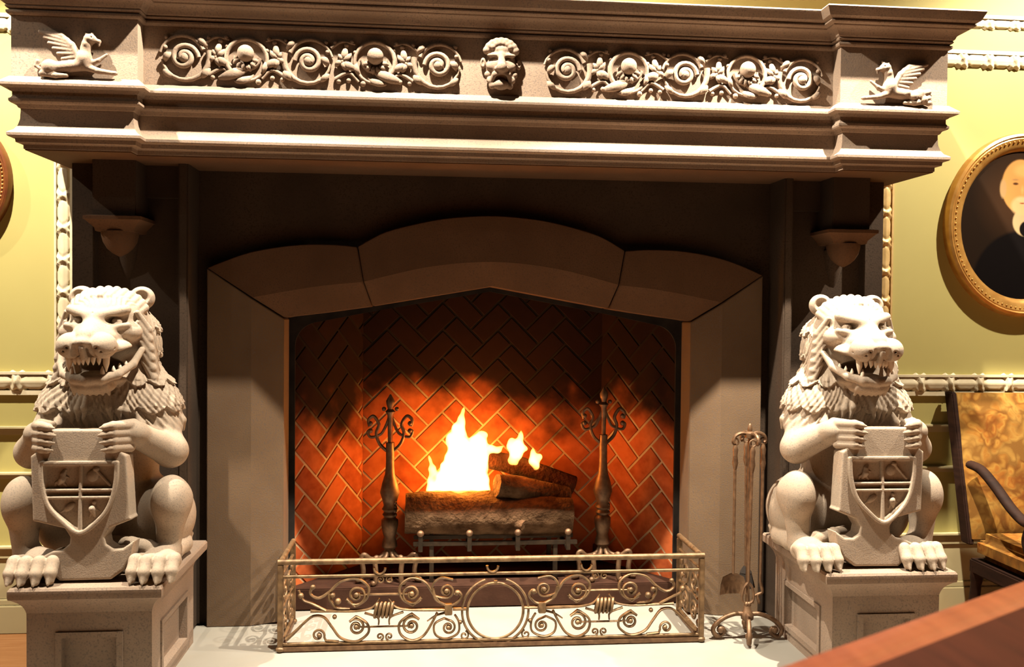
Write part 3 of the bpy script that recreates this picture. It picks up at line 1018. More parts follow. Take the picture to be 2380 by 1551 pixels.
# ------------------------------------------------------------------ lion statues
def lion_field():
    F = Field((-.42, -.94, -.012), (.45, -.16, 1.25), .0038)
    c = .015
    # torso, haunches
    F.ell((c, -.46, .42), (.19, .17, .42), .03)
    for s_ in (-1, 1):
        F.ell((c+s_*.19, -.42, .17), (.15, .19, .17), .05)
    # mane mass
    F.ell((c, -.48, .72), (.255, .175, .20), .05)
    F.ell((c, -.46, .86), (.185, .17, .22), .05)
    F.ell((c, -.46, .98), (.195, .17, .17), .04)
    for s_ in (-1, 1):
        F.ell((c+s_*.185, -.50, .66), (.115, .135, .15), .04)
        F.ell((c+s_*.215, -.52, .605), (.085, .11, .06), .03)
    # overlapping locks: saw-tooth tufts
    x, y, z = F.ax[0][:, None, None], F.ax[1][None, :, None], F.ax[2][None, None, :]
    phi = np.arctan2(x-c, -(y+.44))
    zz = z+.030*np.abs(np.sin(phi*9.0+1.3*np.floor((z)/.115)))
    saw = (zz/.115) % 1.0
    strand = np.sin(phi*46+6*np.sin(z*21))+.8*np.sin(phi*83+9*np.sin(z*17+1)+z*30)
    dis = (1-saw)*.017-.006+.0032*strand
    lowm = np.clip((z-.555)/.03, 0, 1)*np.clip((.84-z)/.03, 0, 1)
    headm = np.clip((z-.80)/.03, 0, 1)*np.clip((np.abs(phi)-1.05)/.25, 0, 1)*np.clip((1.13-z)/.04, 0, 1)
    F.D -= (dis*np.maximum(lowm, headm)).astype(np.float32)
    # knees, shanks
    for s_, kx in ((1, .315), (-1, -.290)):
        F.cap((c+s_*.16, -.45, .22), (kx, -.63, .29), .125, .082, .04)
        F.ell((kx, -.655, .285), (.082, .095, .115), .02)
        F.cap((kx, -.65, .24), (kx-s_*.01, -.66, .06), .065, .045, .02)
        # paw
        px = .305 if s_ > 0 else -.165
        F.cap((kx-s_*.02, -.64, .06), (px, -.76, .06), .05, .055, .03)
        F.ell((px, -.785, .062), (.088, .085, .050), .02)
        for q, dx in enumerate((-.075, -.026, .026, .075)):
            L_ = .012*(q in (1, 2))
            F.chain([(px+dx*.9, -.80, .080), (px+dx, -.852-L_, .088), (px+dx*1.04, -.886-L_, .050), (px+dx*1.04, -.893-L_, .022)], [.024, .026, .024, .017], .007)
            F.chain([(px+dx*1.04, -.900-L_, .040), (px+dx*1.04, -.914-L_, .012)], [.012, .006], .003)
    # arms and hands
    for s_ in (1, -1):
        sh = (c+s_*.20, -.50, .62)
        el = (.300, -.60, .495) if s_ > 0 else (-.275, -.60, .495)
        wr = (.205, -.71, .575) if s_ > 0 else (-.205, -.71, .575)
        F.cap(sh, el, .075, .068, .03)
        F.cap(el, wr, .070, .055, .02)
        F.ell((wr[0]-s_*.02, -.745, .592), (.062, .055, .052), .02)
        for q in range(4):
            zf = .632-.030*q
            x1, x2 = wr[0]-s_*.02, wr[0]-s_*.065
            x3 = wr[0]-s_*(.100-.006*abs(q-1))
            F.chain([(x1, -.775, zf-.004), (x2, -.842, zf+.002), (x3, -.842, zf-.003)], [.021, .019, .016], .006)
            F.cap((x3, -.848, zf-.003), (x3-s_*.022, -.846, zf-.006), .012, .005, .003)
        F.chain([(wr[0]-s_*.02, -.735, .63), (wr[0]-s_*.075, -.765, .628)], [.022, .018], .008)       # thumb over the top edge
    # tail curling round on the inner side
    F.chain([(.06, -.60, .10), (.17, -.72, .120), (.235, -.715, .105), (.285, -.66, .060), (.305, -.56, .045), (.305, -.44, .05), (.300, -.34, .05)],
            [.030, .030, .032, .034, .036, .044, .022], .012)
    F.cap((.300, -.60, .06), (.28, -.57, .125), .026, .010, .012)
    F.cap((.305, -.45, .05), (.325, -.36, .075), .03, .010, .01)
    # head
    F.ell((c, -.53, 1.075), (.158, .150, .112), .03)
    F.ell((c, -.545, .985), (.155, .13, .10), .03)
    for s_ in (-1, 1):
        F.ell((c+s_*.115, -.625, 1.010), (.055, .05, .042), .025)                     # cheek bone
        F.cap((c+s_*.112, -.648, 1.106), (c+s_*.024, -.702, 1.082), .021, .023, .014) # brow
        F.ell((c+s_*.078, -.690, 1.053), (.044, .050, .025), .006, sub=True, rot=(s_*12, 'Y'))
        F.ell((c+s_*.080, -.658, 1.056), (.021, .021, .017), .003)
        F.ell((c+s_*.080, -.680, 1.056), (.006, .007, .006), .003, sub=True)
        F.cap((c+s_*.125, -.665, 1.040), (c+s_*.045, -.700, 1.030), .013, .011, .010) # lower lid
    F.cap((c, -.64, 1.075), (c+.004, -.785, .988), .042, .046, .025)                 # bridge
    F.ell((c, -.70, .985), (.095, .10, .058), .03)
    for s_ in (-1, 1):
        F.ell((c+s_*.061, -.782, .958), (.057, .062, .054), .006)                     # whisker pads
        F.ell((c+s_*.108, -.690, .942), (.042, .060, .034), .02)                      # lip roll to mouth corner
        F.cap((c+s_*.019, -.856, .960), (c+s_*.023, -.842, .898), .010, .014, .005, sub=True)           # nostril
        F.cap((c+s_*.030, -.840, .955), (c+s_*.036, -.815, .915), .010, .014, .006, sub=True)
        for q in range(3):
            a = .950-.014*q
            F.cap((c+s_*(.055+.016*q), -.842+.008*q, a), (c+s_*(.100+.014*q), -.800+.010*q, a+.012), .004, .003, .003, sub=True)
    F.ell((c, -.822, .972), (.034, .028, .022), .012)                                 # nose leather
    F.cap((c, -.836, .950), (c, -.800, .890), .012, .015, .005)                       # septum
    # brow furrows
    for dx, lean in ((-.018, -.3), (.018, .3), (0, 0)):
        F.cap((c+dx, -.712, 1.085), (c+dx*2.2, -.672, 1.140), .005, .004, .004, sub=True)
    # mouth
    F.ell((c+.005, -.700, .866), (.104, .160, .044), .010, sub=True)
    for s_ in (-1, 1):
        F.ell((c+s_*.115, -.680, .905), (.060, .085, .036), .010, sub=True, rot=(-s_*28, 'Y'))
    # lower jaw rim, tongue, chin tuft
    F.ell((c+.004, -.660, .810), (.108, .112, .034), .015)
    F.chain([(c+.166, -.61, .935), (c+.146, -.665, .874), (c+.106, -.735, .836), (c+.055, -.776, .820), (c, -.788, .816)], [.013, .016, .018, .020, .021], .008)
    F.chain([(c-.166, -.61, .935), (c-.146, -.665, .874), (c-.106, -.735, .836), (c-.055, -.776, .820), (c, -.788, .816)], [.013, .016, .018, .020, .021], .008)
    F.ell((c+.004, -.720, .830), (.056, .070, .020), .01)
    F.cap((c+.004, -.80, .862), (c+.004, -.74, .862), .004, .004, .004, sub=True)
    F.ell((c+.004, -.715, .785), (.085, .075, .035), .015)
    for q in range(7):
        dx = -.066+.022*q
        F.cap((c+dx, -.775+.3*abs(dx), .795), (c+dx*1.05, -.745+.3*abs(dx), .752), .014, .006, .006)
    # carved hair lines over the brow and crown
    ph2 = np.arctan2(x-c, z-1.0)
    gm = np.clip((z-1.118)/.02, 0, 1)*np.clip((y+.66)/.03, 0, 1)*np.clip((-.46-y)/.04, 0, 1)
    F.D += (.0030*np.sin(ph2*44+4*np.sin(y*60))*gm).astype(np.float32)
    # ears
    for s_ in (-1, 1):
        F.ell((c+s_*.128, -.485, 1.158), (.056, .032, .052), .012)
        F.ell((c+s_*.134, -.520, 1.162), (.035, .026, .034), .006, sub=True)
    # scalloped fringe of hair across the crown, and locks swept back on the cheeks
    for q in range(13):
        a = R(-78+13*q)
        px, pz = c+.150*math.sin(a), 1.078+.098*math.cos(a)
        F.cap((px*.92, -.625+.05*abs(math.sin(a)), pz-.012), (px*1.03, -.53, pz+.016), .013, .020, .006)
    for s_ in (-1, 1):
        for q in range(6):
            z0 = 1.075-.042*q
            F.chain([(c+s_*(.146+.003*q), -.610+.006*q, z0+.02), (c+s_*(.178+.005*q), -.570, z0-.055), (c+s_*(.196+.006*q), -.505-.004*q, z0-.150)], [.011, .019, .008], .004)
        for q in range(7):
            xx = c+s_*(.05+.030*q)
            F.chain([(xx*.8, -.655+.010*q, .745-.006*q), (xx, -.668+.016*q, .690-.008*q), (xx+s_*.008, -.660+.018*q, .640-.006*q)], [.012, .018, .006], .005)
    for q in range(5):
        xx = c-.06+.03*q
        F.cap((xx, -.665, .77), (xx*1.1, -.672, .655), .0045, .006, .004, sub=True)
    for s_ in (-1, 1):
        for q in range(6):
            xx = c+s_*(.165+.026*q)
            yy = -.640+.030*q
            F.chain([(xx-.01*s_, yy+.02, .665-.004*q), (xx+.005*s_, yy, .615), (xx+.010*s_, yy+.01, .572)], [.014, .021, .007], .005)
        # stand flat on the pedestal
    k = int(round((0-F.lo[2])/F.h))
    F.D[:, :, :k] = np.maximum(F.D[:, :, :k], .004)
    return F.mesh()

def shield_field():
    outl = [(-.152, .612), (.135, .612), (.140, .535), (.178, .505), (.196, .262), (.204, .247),
            (.120, .214), (.098, .178), (.104, .148), (.132, .128), (.170, .130), (.212, .160),
            (.205, .100), (.178, .045), (.125, .006), (-.075, .004), (-.105, .030), (-.128, .075), (-.140, .104),
            (-.105, .122), (-.066, .128), (-.038, .152), (-.036, .178), (-.058, .214),
            (-.130, .232), (-.182, .245), (-.196, .505), (-.156, .535)]
    poly = np.array(outl)
    Fd = Field((-.225, -.07, -.01), (.235, .07, .63), .0036)
    x, z = Fd.ax[0][:, None], Fd.ax[2][None, :]
    d2 = np.full((len(Fd.ax[0]), len(Fd.ax[2])), 9.0)
    ins = np.zeros(d2.shape, bool)
    n = len(poly)
    for i in range(n):
        a, b_ = poly[i], poly[(i+1) % n]
        e = b_-a
        t = np.clip(((x-a[0])*e[0]+(z-a[1])*e[1])/(e@e), 0, 1)
        d2 = np.minimum(d2, np.hypot(x-a[0]-e[0]*t, z-a[1]-e[1]*t))
        if abs(e[1]) > 1e-9:
            xi = a[0]+(z-a[1])/e[1]*e[0]
            ins ^= ((a[1] > z) != (b_[1] > z)) & (x < xi)
    d2 = np.where(ins, -d2, d2)
    # recessed crest field
    es, _ = escutcheon(x, z)
    rec = .010*np.clip((-es-.010)/.004, 0, 1)
    y = Fd.ax[1][None, :, None]
    front = (-.046+rec)[:, None, :]
    dd = np.maximum(front-y, y-.046)
    q = d2[:, None, :]
    r = .008
    ex = np.maximum(q+r, 0)
    ey = np.maximum(dd+r, 0)
    Fd.D[:] = np.minimum(np.maximum(q+r, dd+r), 0)+np.sqrt(ex**2+ey**2)-r
    return Fd.mesh()

def escutcheon(x, z):
    """signed 2-D field of the heraldic shield outline (local shield coordinates)"""
    pts = [(-.148, .478), (.144, .478), (.142, .400), (.122, .315), (.080, .250), (.004, .196), (-.072, .250), (-.124, .315), (-.146, .400)]
    P_ = np.array([(p.x, p.z) for p in spline([(a, 0, b_) for a, b_ in pts[1:]+pts[:1]], 5)]+[])
    n = len(P_)
    d2 = np.full(np.broadcast(x, z).shape, 9.0)
    ins = np.zeros(d2.shape, bool)
    for i in range(n):
        a, b_ = P_[i], P_[(i+1) % n]
        e = b_-a
        if e@e < 1e-12:
            continue
        t = np.clip(((x-a[0])*e[0]+(z-a[1])*e[1])/(e@e), 0, 1)
        d2 = np.minimum(d2, np.hypot(x-a[0]-e[0]*t, z-a[1]-e[1]*t))
        if abs(e[1]) > 1e-9:
            xi = a[0]+(z-a[1])/e[1]*e[0]
            ins ^= ((a[1] > z) != (b_[1] > z)) & (x < xi)
    return np.where(ins, -d2, d2), P_

def crest_mesh():
    """frame, cross bars and four small charges in relief; front at y=-.046 of the shield"""
    Fd = Field((-.165, -.075, .18), (.165, -.02, .50), .0028)
    x, z = Fd.ax[0][:, None], Fd.ax[2][None, :]
    es, _ = escutcheon(x, z)
    ring = np.abs(es)-.0085
    vert = np.maximum(np.abs(x-.002)-.007, es)
    h1 = np.maximum(np.abs(z-.368)-.0065, es)
    h2 = np.maximum(np.abs(z-.338)-.0065, es)
    bars = np.minimum(np.minimum(vert, h1), h2)
    y = Fd.ax[1][None, :, None]
    def ext(q2, y0, y1):
        q = q2[:, None, :]
        dd = np.maximum(y0-y, y-y1)
        r = .004
        return np.minimum(np.maximum(q+r, dd+r), 0)+np.sqrt(np.maximum(q+r, 0)**2+np.maximum(dd+r, 0)**2)-r
    Fd.D[:] = np.minimum(ext(ring, -.062, -.028), ext(bars, -.052, -.028))
    Y0 = -.036
    # upper left: small rampant figure
    Fd.chain([(-.085, Y0, .392), (-.072, Y0-.004, .412), (-.070, Y0-.004, .432), (-.062, Y0, .446)], [.007, .013, .010, .007], .004)
    Fd.chain([(-.076, Y0, .408), (-.098, Y0, .398), (-.100, Y0, .386)], [.008, .005, .004], .003)
    Fd.cap((-.070, Y0, .425), (-.048, Y0, .418), .006, .004, .003)
    Fd.cap((-.070, Y0, .400), (-.058, Y0, .386), .007, .005, .003)
    # upper right: oval leaf and slanting staff
    Fd.ell((.046, Y0, .425), (.024, .012, .026), .003, rot=(30, 'Y'))
    Fd.cap((.058, Y0-.006, .452), (.114, Y0-.004, .388), .006, .006, .002)
    Fd.ell((.060, Y0-.004, .452), (.013, .009, .009), .003)
    # lower left: slanting leaf with stalk
    Fd.ell((-.042, Y0, .300), (.026, .011, .014), .003, rot=(-38, 'Y'))
    Fd.cap((-.050, Y0, .295), (-.084, Y0, .272), .006, .003, .003)
    # lower right: standing figure
    Fd.chain([(.052, Y0, .310), (.048, Y0-.004, .292), (.056, Y0, .262)], [.008, .014, .006], .004)
    Fd.ell((.054, Y0-.004, .318), (.009, .009, .009), .003)
    Fd.cap((.050, Y0, .296), (.076, Y0, .280), .006, .003, .003)
    Fd.cap((.046, Y0, .282), (.036, Y0, .258), .007, .004, .003)
    return Fd.mesh()

LV, LQ = lion_field()
SV, SQ = shield_field()
CV, CQ = crest_mesh()
tilt = R(3.0)
def tilt_sh(V):
    y, z = V[:, 1], V[:, 2]
    return np.stack([V[:, 0], y*math.cos(tilt)+z*math.sin(tilt), -y*math.sin(tilt)+z*math.cos(tilt)], 1)+np.array([.010, -.815, .004])

def lion(sx, x0, label):
    T = thing('lion_statue', label, 'statue', (x0, -.55, .478), 'stone lion statues')
    M = np.array([sx, 1, 1])
    def put(name, V, Q, mt, par, mirror):
        V = V.copy(); Q = Q.copy()
        if mirror and sx < 0:
            V = V*M
            Q = Q[:, ::-1]
        V = V+np.array([0, .55, 0])
        return finish(name, np_mesh(name, V, Q), mt, par, keep_local=True)
    put('body', LV, LQ, STATUE, T, True)
    sh = put('shield', tilt_sh(SV), SQ, STATUE, T, True)
    Vc = tilt_sh(CV)
    if sx < 0:
        Vc = Vc-np.array([.020, 0, 0])
    put('crest', Vc, CQ, STATUE, sh, False)
    # teeth
    b = MB()
    def tooth(x, y, z0, z1, r):
        b.tube([(sx*x, y+.55, z0), (sx*x*1.0, y-.004+.55, (z0+z1)/2), (sx*x*.98, y+.002+.55, z1)], [r, r*.85, r*.2], 8)
    c = .015
    for q in range(6):
        dx = -.048+.0192*q
        tooth(c+dx, -.795+.9*dx*dx*8, .908, .878, .010)
    for s_ in (-1, 1):
        tooth(c+s_*.074, -.770, .915, .850, .015)
        tooth(c+s_*.060, -.775, .838, .872, .010)
        for q in range(3):
            tooth(c+s_*(.095+.014*q), -.745+.032*q, .846+.012*q, .872+.010*q, .009)
    b.build('teeth', TOOTH, T, smooth=60, keep_local=True)
lion(1, -1.735, 'stone lion statue gripping a crested shield, left of the fire below the shaded mantel end')
lion(-1, 1.675, 'stone lion statue gripping a crested shield, brightly lit beside the tapestry chair')

# ------------------------------------------------------------------ fender
FD = thing('fire_fender', 'low bronze scrollwork fire fender standing around the hearth opening', 'fender', (0, -.19, 0))
XF, YF, YE = 1.0, -.39, .005
def bar(mb, p, q, r, n=8):
    mb.tube([p, q], r, n)
b = MB(); b.tube([(-XF, YE, .420), (-XF, YF, .420)], .013, 10); b.tube([(-XF-.012, YF, .420), (XF+.012, YF, .420)], .014, 10); b.tube([(XF, YF, .420), (XF, YE, .420)], .013, 10)
b.build('top_rail', BRASS, FD, smooth=50)
b = MB()
for z, r in ((.352, .0085), (.036, .009)):
    b.tube([(-XF, YE, z), (-XF, YF, z)], r, 8); b.tube([(-XF, YF, z), (XF, YF, z)], r, 8); b.tube([(XF, YF, z), (XF, YE, z)], r, 8)
b.build('rails', BRASS, FD, smooth=50)
b = MB(); b.box(-XF, XF, YF-.012, YF+.012, .004, .026); b.box(-XF-.012, -XF+.012, YF, YE, .004, .026); b.box(XF-.012, XF+.012, YF, YE, .004, .026)
b.build('base_bar', RUST, FD, bevel=.003)
for x in (-XF, XF):
    for y in (YF, YE-.012):
        b = MB(); b.box(x-.013, x+.013, y-.012, y+.012, .012, .41)
        pst = b.build('post', BRASS, FD, bevel=.003)
        b = MB(); b.ball((x, y, .014), (.022, .022, .0145), 14, 8)
        b.build('foot', BRASS, pst, smooth=True)

def flat(mb, pts2, r=.0062, y=YF, r1=None, wid=1.5):
    n = len(pts2)
    rs = [r]*n if r1 is None else [r+(r1-r)*i/(n-1) for i in range(n)]
    mb.tube([(p[0], y, p[1]) for p in pts2], rs, 7, squash=((0, 1, 0), wid))

def s2(pts, k=6):
    return [(p.x, p.z) for p in spline([(a, 0, c_) for a, c_ in pts], k)]

def fender_side(sg):
    """scrolls of the half front panel, sg=-1 left, +1 right; drawn for the left (x from -1 to 0)"""
    m_ = lambda pts: [(p[0] if sg < 0 else -p[0], p[1]) for p in pts]
    def part(curves, balls=(), name='scroll'):
        mb = MB()
        for cv in curves:
            flat(mb, m_(cv[0]), *cv[1:])
        for bx_, bz, br in balls:
            mb.ball((bx_ if sg < 0 else -bx_, YF, bz), (br, br*1.2, br), 10, 7)
        mb.build(name, BRASS, FD, smooth=50)
    # upper scrolls at x=-.650 and -.395 (S curves), lower partners
    x1, x2, zu, zl, zm = -.652, -.395, .262, .110, .188
    part([(spiral(x1, zu, .012, .050, 40, -1.55)+s2([(x1-.005, zu-.055), (x1+.045, zu-.02), (x1+.055, zu+.035), (x1+.005, zu+.075), (x1-.07, zu+.065), (x1-.125, zu+.015), (x1-.175, zu-.012), (x1-.212, zu+.01), (x1-.20, zu+.045)]), .0068)],
         [(x1, zu, .014), (x1-.20, zu+.04, .012)])
    part([(spiral(x2, zu, .012, .050, 140, 1.55)+s2([(x2+.005, zu-.055), (x2-.045, zu-.02), (x2-.055, zu+.035), (x2-.005, zu+.075), (x2+.06, zu+.055), (x2+.10, zu+.0), (x2+.13, zu-.04)]), .0068)],
         [(x2, zu, .014)])
    part([(spiral(x1, zl, .012, .040, -40, 1.5)+s2([(x1, zl+.05), (x1+.05, zl+.015), (x1+.055, zl-.03), (x1, zl-.068), (x1-.07, zl-.05), (x1-.11, zl+.0), (x1-.15, zl+.05), (x1-.20, zl+.055), (x1-.245, zl+.02)]), .0062)],
         [(x1, zl, .013)])
    part([(spiral(x2, zl, .012, .046, -140, -1.5)+s2([(x2, zl+.058), (x2-.055, zl+.015), (x2-.05, zl-.04), (x2, zl-.07), (x2+.055, zl-.05), (x2+.095, zl+.01), (x2+.12, zl+.06)]), .0062)],
         [(x2, zl, .013)])
    # horizontal ties and middle stem with wrapped knot
    part([([(x1+.02, zu), (x2-.02, zu)], .0055)], name='tie_bar')
    part([([(x1+.02, zl), (x2-.02, zl)], .0045)], name='tie_bar')
    xm = (x1+x2)/2
    part([(s2([(x1-.21, zm+.003), (x1-.1, zm), (x1, zm-.002), (xm-.055, zm+.012), (xm-.022, zm+.055)]), .0085, YF, .004),
          (s2([(-.225, zm-.005), (x2, zm-.002), (xm+.055, zm+.012), (xm+.022, zm+.055)]), .0085, YF, .004),
          (s2([(xm-.09, zm-.012), (xm-.03, zm-.035), (xm-.025, zm-.07)]), .006, YF, .004),
          (s2([(xm+.09, zm-.012), (xm+.03, zm-.035), (xm+.025, zm-.07)]), .006, YF, .004)], name='stem')
    mb = MB()
    for q in range(5):
        xx = (xm-.036+.018*q)
        xx = xx if sg < 0 else -xx
        mb.tube([(xx+.016*math.cos(a)*.4+.003*math.sin(a), YF+.022*math.sin(a), zm+.034*math.cos(a)) for a in [2*PI*i/14 for i in range(14)]], .0075, 6, closed=True)
    mb.build('wrapped_knot', BRASS, FD, smooth=50)
    # leaf ends near the corner post and near the knot
    part([(s2([(x1-.03, zm+.01), (x1-.09, zm+.015), (x1-.12, zm+.05), (x1-.125, zu+.01)]), .005, YF, .009),
          (s2([(x1-.14, zm+.002), (x1-.20, zm+.035), (x1-.245, zm+.055), (x1-.265, zm+.10)]), .008, YF, .005),
          (s2([(x1-.245, zl+.02), (x1-.285, zl-.02), (x1-.32, zl-.05)]), .006, YF, .010),
          (spiral(x1-.175, zl-.035, .008, .030, 90, -1.3)+s2([(x1-.14, zl-.06), (x1-.08, zl-.066)]), .0055)],
         [(x1-.11, zu+.0, .013), (x1-.085, zm+.045, .015), (x1-.10, zl+.05, .011), (x1-.255, zu+.0, .014), (x1-.17, zl-.035, .012)], 'leaf_scroll')
    # scrolls round the collar beside the centre ring
    xc = -.222
    part([(spiral(xc-.01, .272, .010, .034, 60, -1.4)+s2([(xc-.035, .240), (xc-.07, .255), (xc-.075, .30), (xc-.04, .335), (xc+.02, .325)]), .0058),
          (s2([(xc-.075, .285), (xc-.06, .235), (xc-.02, .208), (xc+.0, .20)]), .0075),
          (s2([(xc+.0, .20), (xc+.035, .212), (xc+.06, .245), (xc+.045, .268), (xc+.028, .255)]), .0070)],
         [(xc-.01, .272, .013), (xc+.04, .262, .013)])
    part([(spiral(xc, .098, .010, .034, -60, 1.4)+s2([(xc-.02, .142), (xc-.065, .115), (xc-.06, .065), (xc-.01, .045), (xc+.045, .07), (xc+.05, .12), (xc+.03, .158)]), .0055),
          (s2([(xc-.01, .17), (xc-.06, .155), (xc-.10, .13)]), .0065, YF, .003)], [(xc, .098, .012), (xc+.056, .122, .010)])
    mb = MB(); xx = xc if sg < 0 else -xc
    mb.box(xx-.018, xx+.018, YF-.018, YF+.018, .160, .210)
    mb.build('collar', BRASS, FD, bevel=.003)
    part([(s2([(xc+.02, .185), (xc+.05, .185), (xc+.085, .185)]), .008)], name='link')
    part([(spiral(xc+.075, .058, .006, .022, 0, 1.2), .0045)], name='curl')
for sg in (-1, 1):
    fender_side(sg)
b = MB()
b.tube([(.0+.133*math.cos(a), YF, .172+.133*math.sin(a)) for a in [2*PI*i/56 for i in range(56)]], .0068, 8, closed=True)
b.build('centre_ring', BRASS, FD, smooth=50)
b = MB()
arcp = [(.158*math.cos(R(a)), .172+.158*math.sin(R(a))) for a in range(-68, 249, 6) if not 75 < a < 105]
l1 = [(.158*math.cos(R(a)), .172+.158*math.sin(R(a))) for a in range(-72, 73, 6)]
l2 = [(.158*math.cos(R(a)), .172+.158*math.sin(R(a))) for a in range(108, 253, 6)]
flat(b, l1, .006); flat(b, l2, .006)
for x in (0,):
    b.box(-.008, .008, YF-.006, YF+.006, .027, .042); b.box(-.008, .008, YF-.006, YF+.006, .300, .318)
b.build('outer_ring', BRASS, FD, smooth=50)
# little U holders between the two upper rails
for x in (-.545, -.015, .435):
    b = MB(); flat(b, [(x+.026*math.cos(R(a)), .388+.030*math.sin(R(a))) for a in range(178, 363, 15)], .0065)
    b.build('u_clip', BRASS, FD, smooth=50)
# small paired curls under the second rail and above the base
for x in (-.520, .500):
    for z, sgn in ((.332, 1), (.062, -1)):
        b = MB()
        for q in (-1, 1):
            flat(b, [(x+q*(p[0]), z+sgn*p[1]) for p in spiral(.022, 0, .004, .018, 180, -1.2)], .0045)
        b.build('curl', BRASS, FD, smooth=50)
# side panels
for sx in (-1, 1):
    b = MB()
    x = sx*XF
    for zc, s_ in ((.262, 1), (.110, -1)):
        for yc_, dr in ((-.27, 1), (-.12, -1)):
            pts = spiral(yc_, zc, .010, .055, 60*s_, -1.6*dr*s_)
            b.tube([(x, p[0], p[1]) for p in pts], .0065, 7)
            b.ball((x, yc_, zc), .013, 10, 7)
    b.tube([(x, -.37, .188), (x, -.25, .200), (x, -.19, .186), (x, -.12, .200), (x, -.02, .188)], .008, 7)
    for yc_ in (-.345, -.05):
        for zz in (.30, .23, .15, .075):
            b.ball((x, yc_, zz), (.010, .022, .020), 10, 7)
    b.build('side_scrolls', BRASS, FD, smooth=50)

# ------------------------------------------------------------------ andirons
def andiron(x0, y0, top, label):
    T = thing('andiron', label, 'andiron', (x0, y0, FZ), 'pair of wrought iron andirons')
    z0 = FZ
    b = MB()
    prof = [(.022, z0+.17), (.034, z0+.185), (.030, z0+.21), (.024, z0+.235), (.030, z0+.26), (.036, z0+.30), (.036, z0+.33), (.024, z0+.345), (.032, z0+.36), (.024, z0+.375),
            (.034, z0+.39), (.026, z0+.41), (.032, z0+.44), (.042, z0+.48), (.034, z0+.53), (.022, z0+.58), (.018, z0+.63), (.018, top-.26)]
    b.lathe([(r_*1.28, z_) for r_, z_ in prof], (x0, y0), 16)
    b.build('column', RUST, T, smooth=50)
    b = MB()
    for q in range(5):
        b.ball((x0+.028, y0-.014, z0+.36+.022*q), .012, 8, 6)
    b.build('beading', RUST, T, smooth=50)
    # lyre scroll head
    b = MB()
    t0 = top-.30
    for s_ in (-1, 1):
        pts = s2([(x0, t0-.02), (x0+s_*.055, t0+.03), (x0+s_*.075, t0+.09), (x0+s_*.062, t0+.14), (x0+s_*.090, t0+.185), (x0+s_*.118, t0+.165), (x0+s_*.112, t0+.13)])
        b.tube([(p[0], y0, p[1]) for p in pts], .0095, 7)
        pts = s2([(x0, t0+.20), (x0+s_*.030, t0+.12), (x0+s_*.055, t0+.085), (x0+s_*.105, t0+.07), (x0+s_*.122, t0+.10), (x0+s_*.105, t0+.112)])
        b.tube([(p[0], y0, p[1]) for p in pts], .008, 7)
        b.ball((x0+s_*.108, y0, t0+.105), .014, 8, 6)
        b.ball((x0+s_*.108, y0, t0+.145), .014, 8, 6)
        b.ball((x0+s_*.035, y0, t0+.225), .012, 8, 6)
    b.build('scroll_head', RUST, T, smooth=50)
    b = MB()
    b.lathe([(.012, t0-.01), (.014, t0+.10), (.016, t0+.19), (.028, t0+.21), (.014, t0+.225), (.022, t0+.25), (.024, t0+.27), (.012, t0+.29), (.004, t0+.305)], (x0, y0), 12)
    b.build('finial', RUST, T, smooth=50)
    for s_, dy in ((-1, -.06), (1, -.06), (-.35, -.12), (.35, -.12)):
        w_ = .145*s_ if abs(s_) == 1 else .2*s_
        b = MB()
        pts = spline([(x0, y0, z0+.20), (x0+w_*.25, y0+dy*.3, z0+.135), (x0+w_*.65, y0+dy*.7, z0+.125), (x0+w_*.92, y0+dy, z0+.155), (x0+w_*1.02, y0+dy, z0+.13), (x0+w_*.95, y0+dy, z0+.07), (x0+w_*1.0, y0+dy, z0+.022), (x0+w_*1.15, y0+dy-.005, z0+.014)], 5)
        b.tube(pts, .0135, 8)
        b.ball((x0+w_*1.15, y0+dy-.005, z0+.016), .0155, 10, 7)
        b.build('leg', RUST, T, smooth=50)
    b = MB(); b.box(x0-.012, x0+.012, y0, y0+.22, z0+.10, z0+.125); b.box(x0-.012, x0+.012, y0+.20, y0+.225, z0, z0+.11)
    b.build('log_bar', IRON, T, bevel=.002)
andiron(-.530, .34, 1.13, 'ornate iron andiron with lyre scroll top, left of the burning logs')
andiron(.655, .34, 1.17, 'ornate iron andiron with lyre scroll top, right of the burning logs')

# ------------------------------------------------------------------ grate, logs, flames
GR = thing('fire_grate', 'black iron fire grate with round finials under the burning logs', 'grate', (.04, .38, FZ))
b = MB()
for y in (.27, .42, .55):
    b.box(-.40, .50, y-.010, y+.010, .315, .338)
b.build('cross_bars', IRON, GR, bevel=.002)
for x in (-.36, -.097, .165, .44):
    b = MB(); b.box(x-.012, x+.012, .195, .218, .30, .385); b.box(x-.010, x+.010, .21, .57, .300, .316)
    pb = b.build('upright', IRON, GR, bevel=.002)
    b = MB(); b.ball((x, .206, .397), .019, 12, 8)
    b.build('finial', RUST, pb, smooth=True)
for x in (-.30, .38):
    for y in (.28, .54):
        b = MB(); b.box(x-.012, x+.012, y-.012, y+.012, FZ, .32)
        b.build('leg', IRON, GR, bevel=.002)

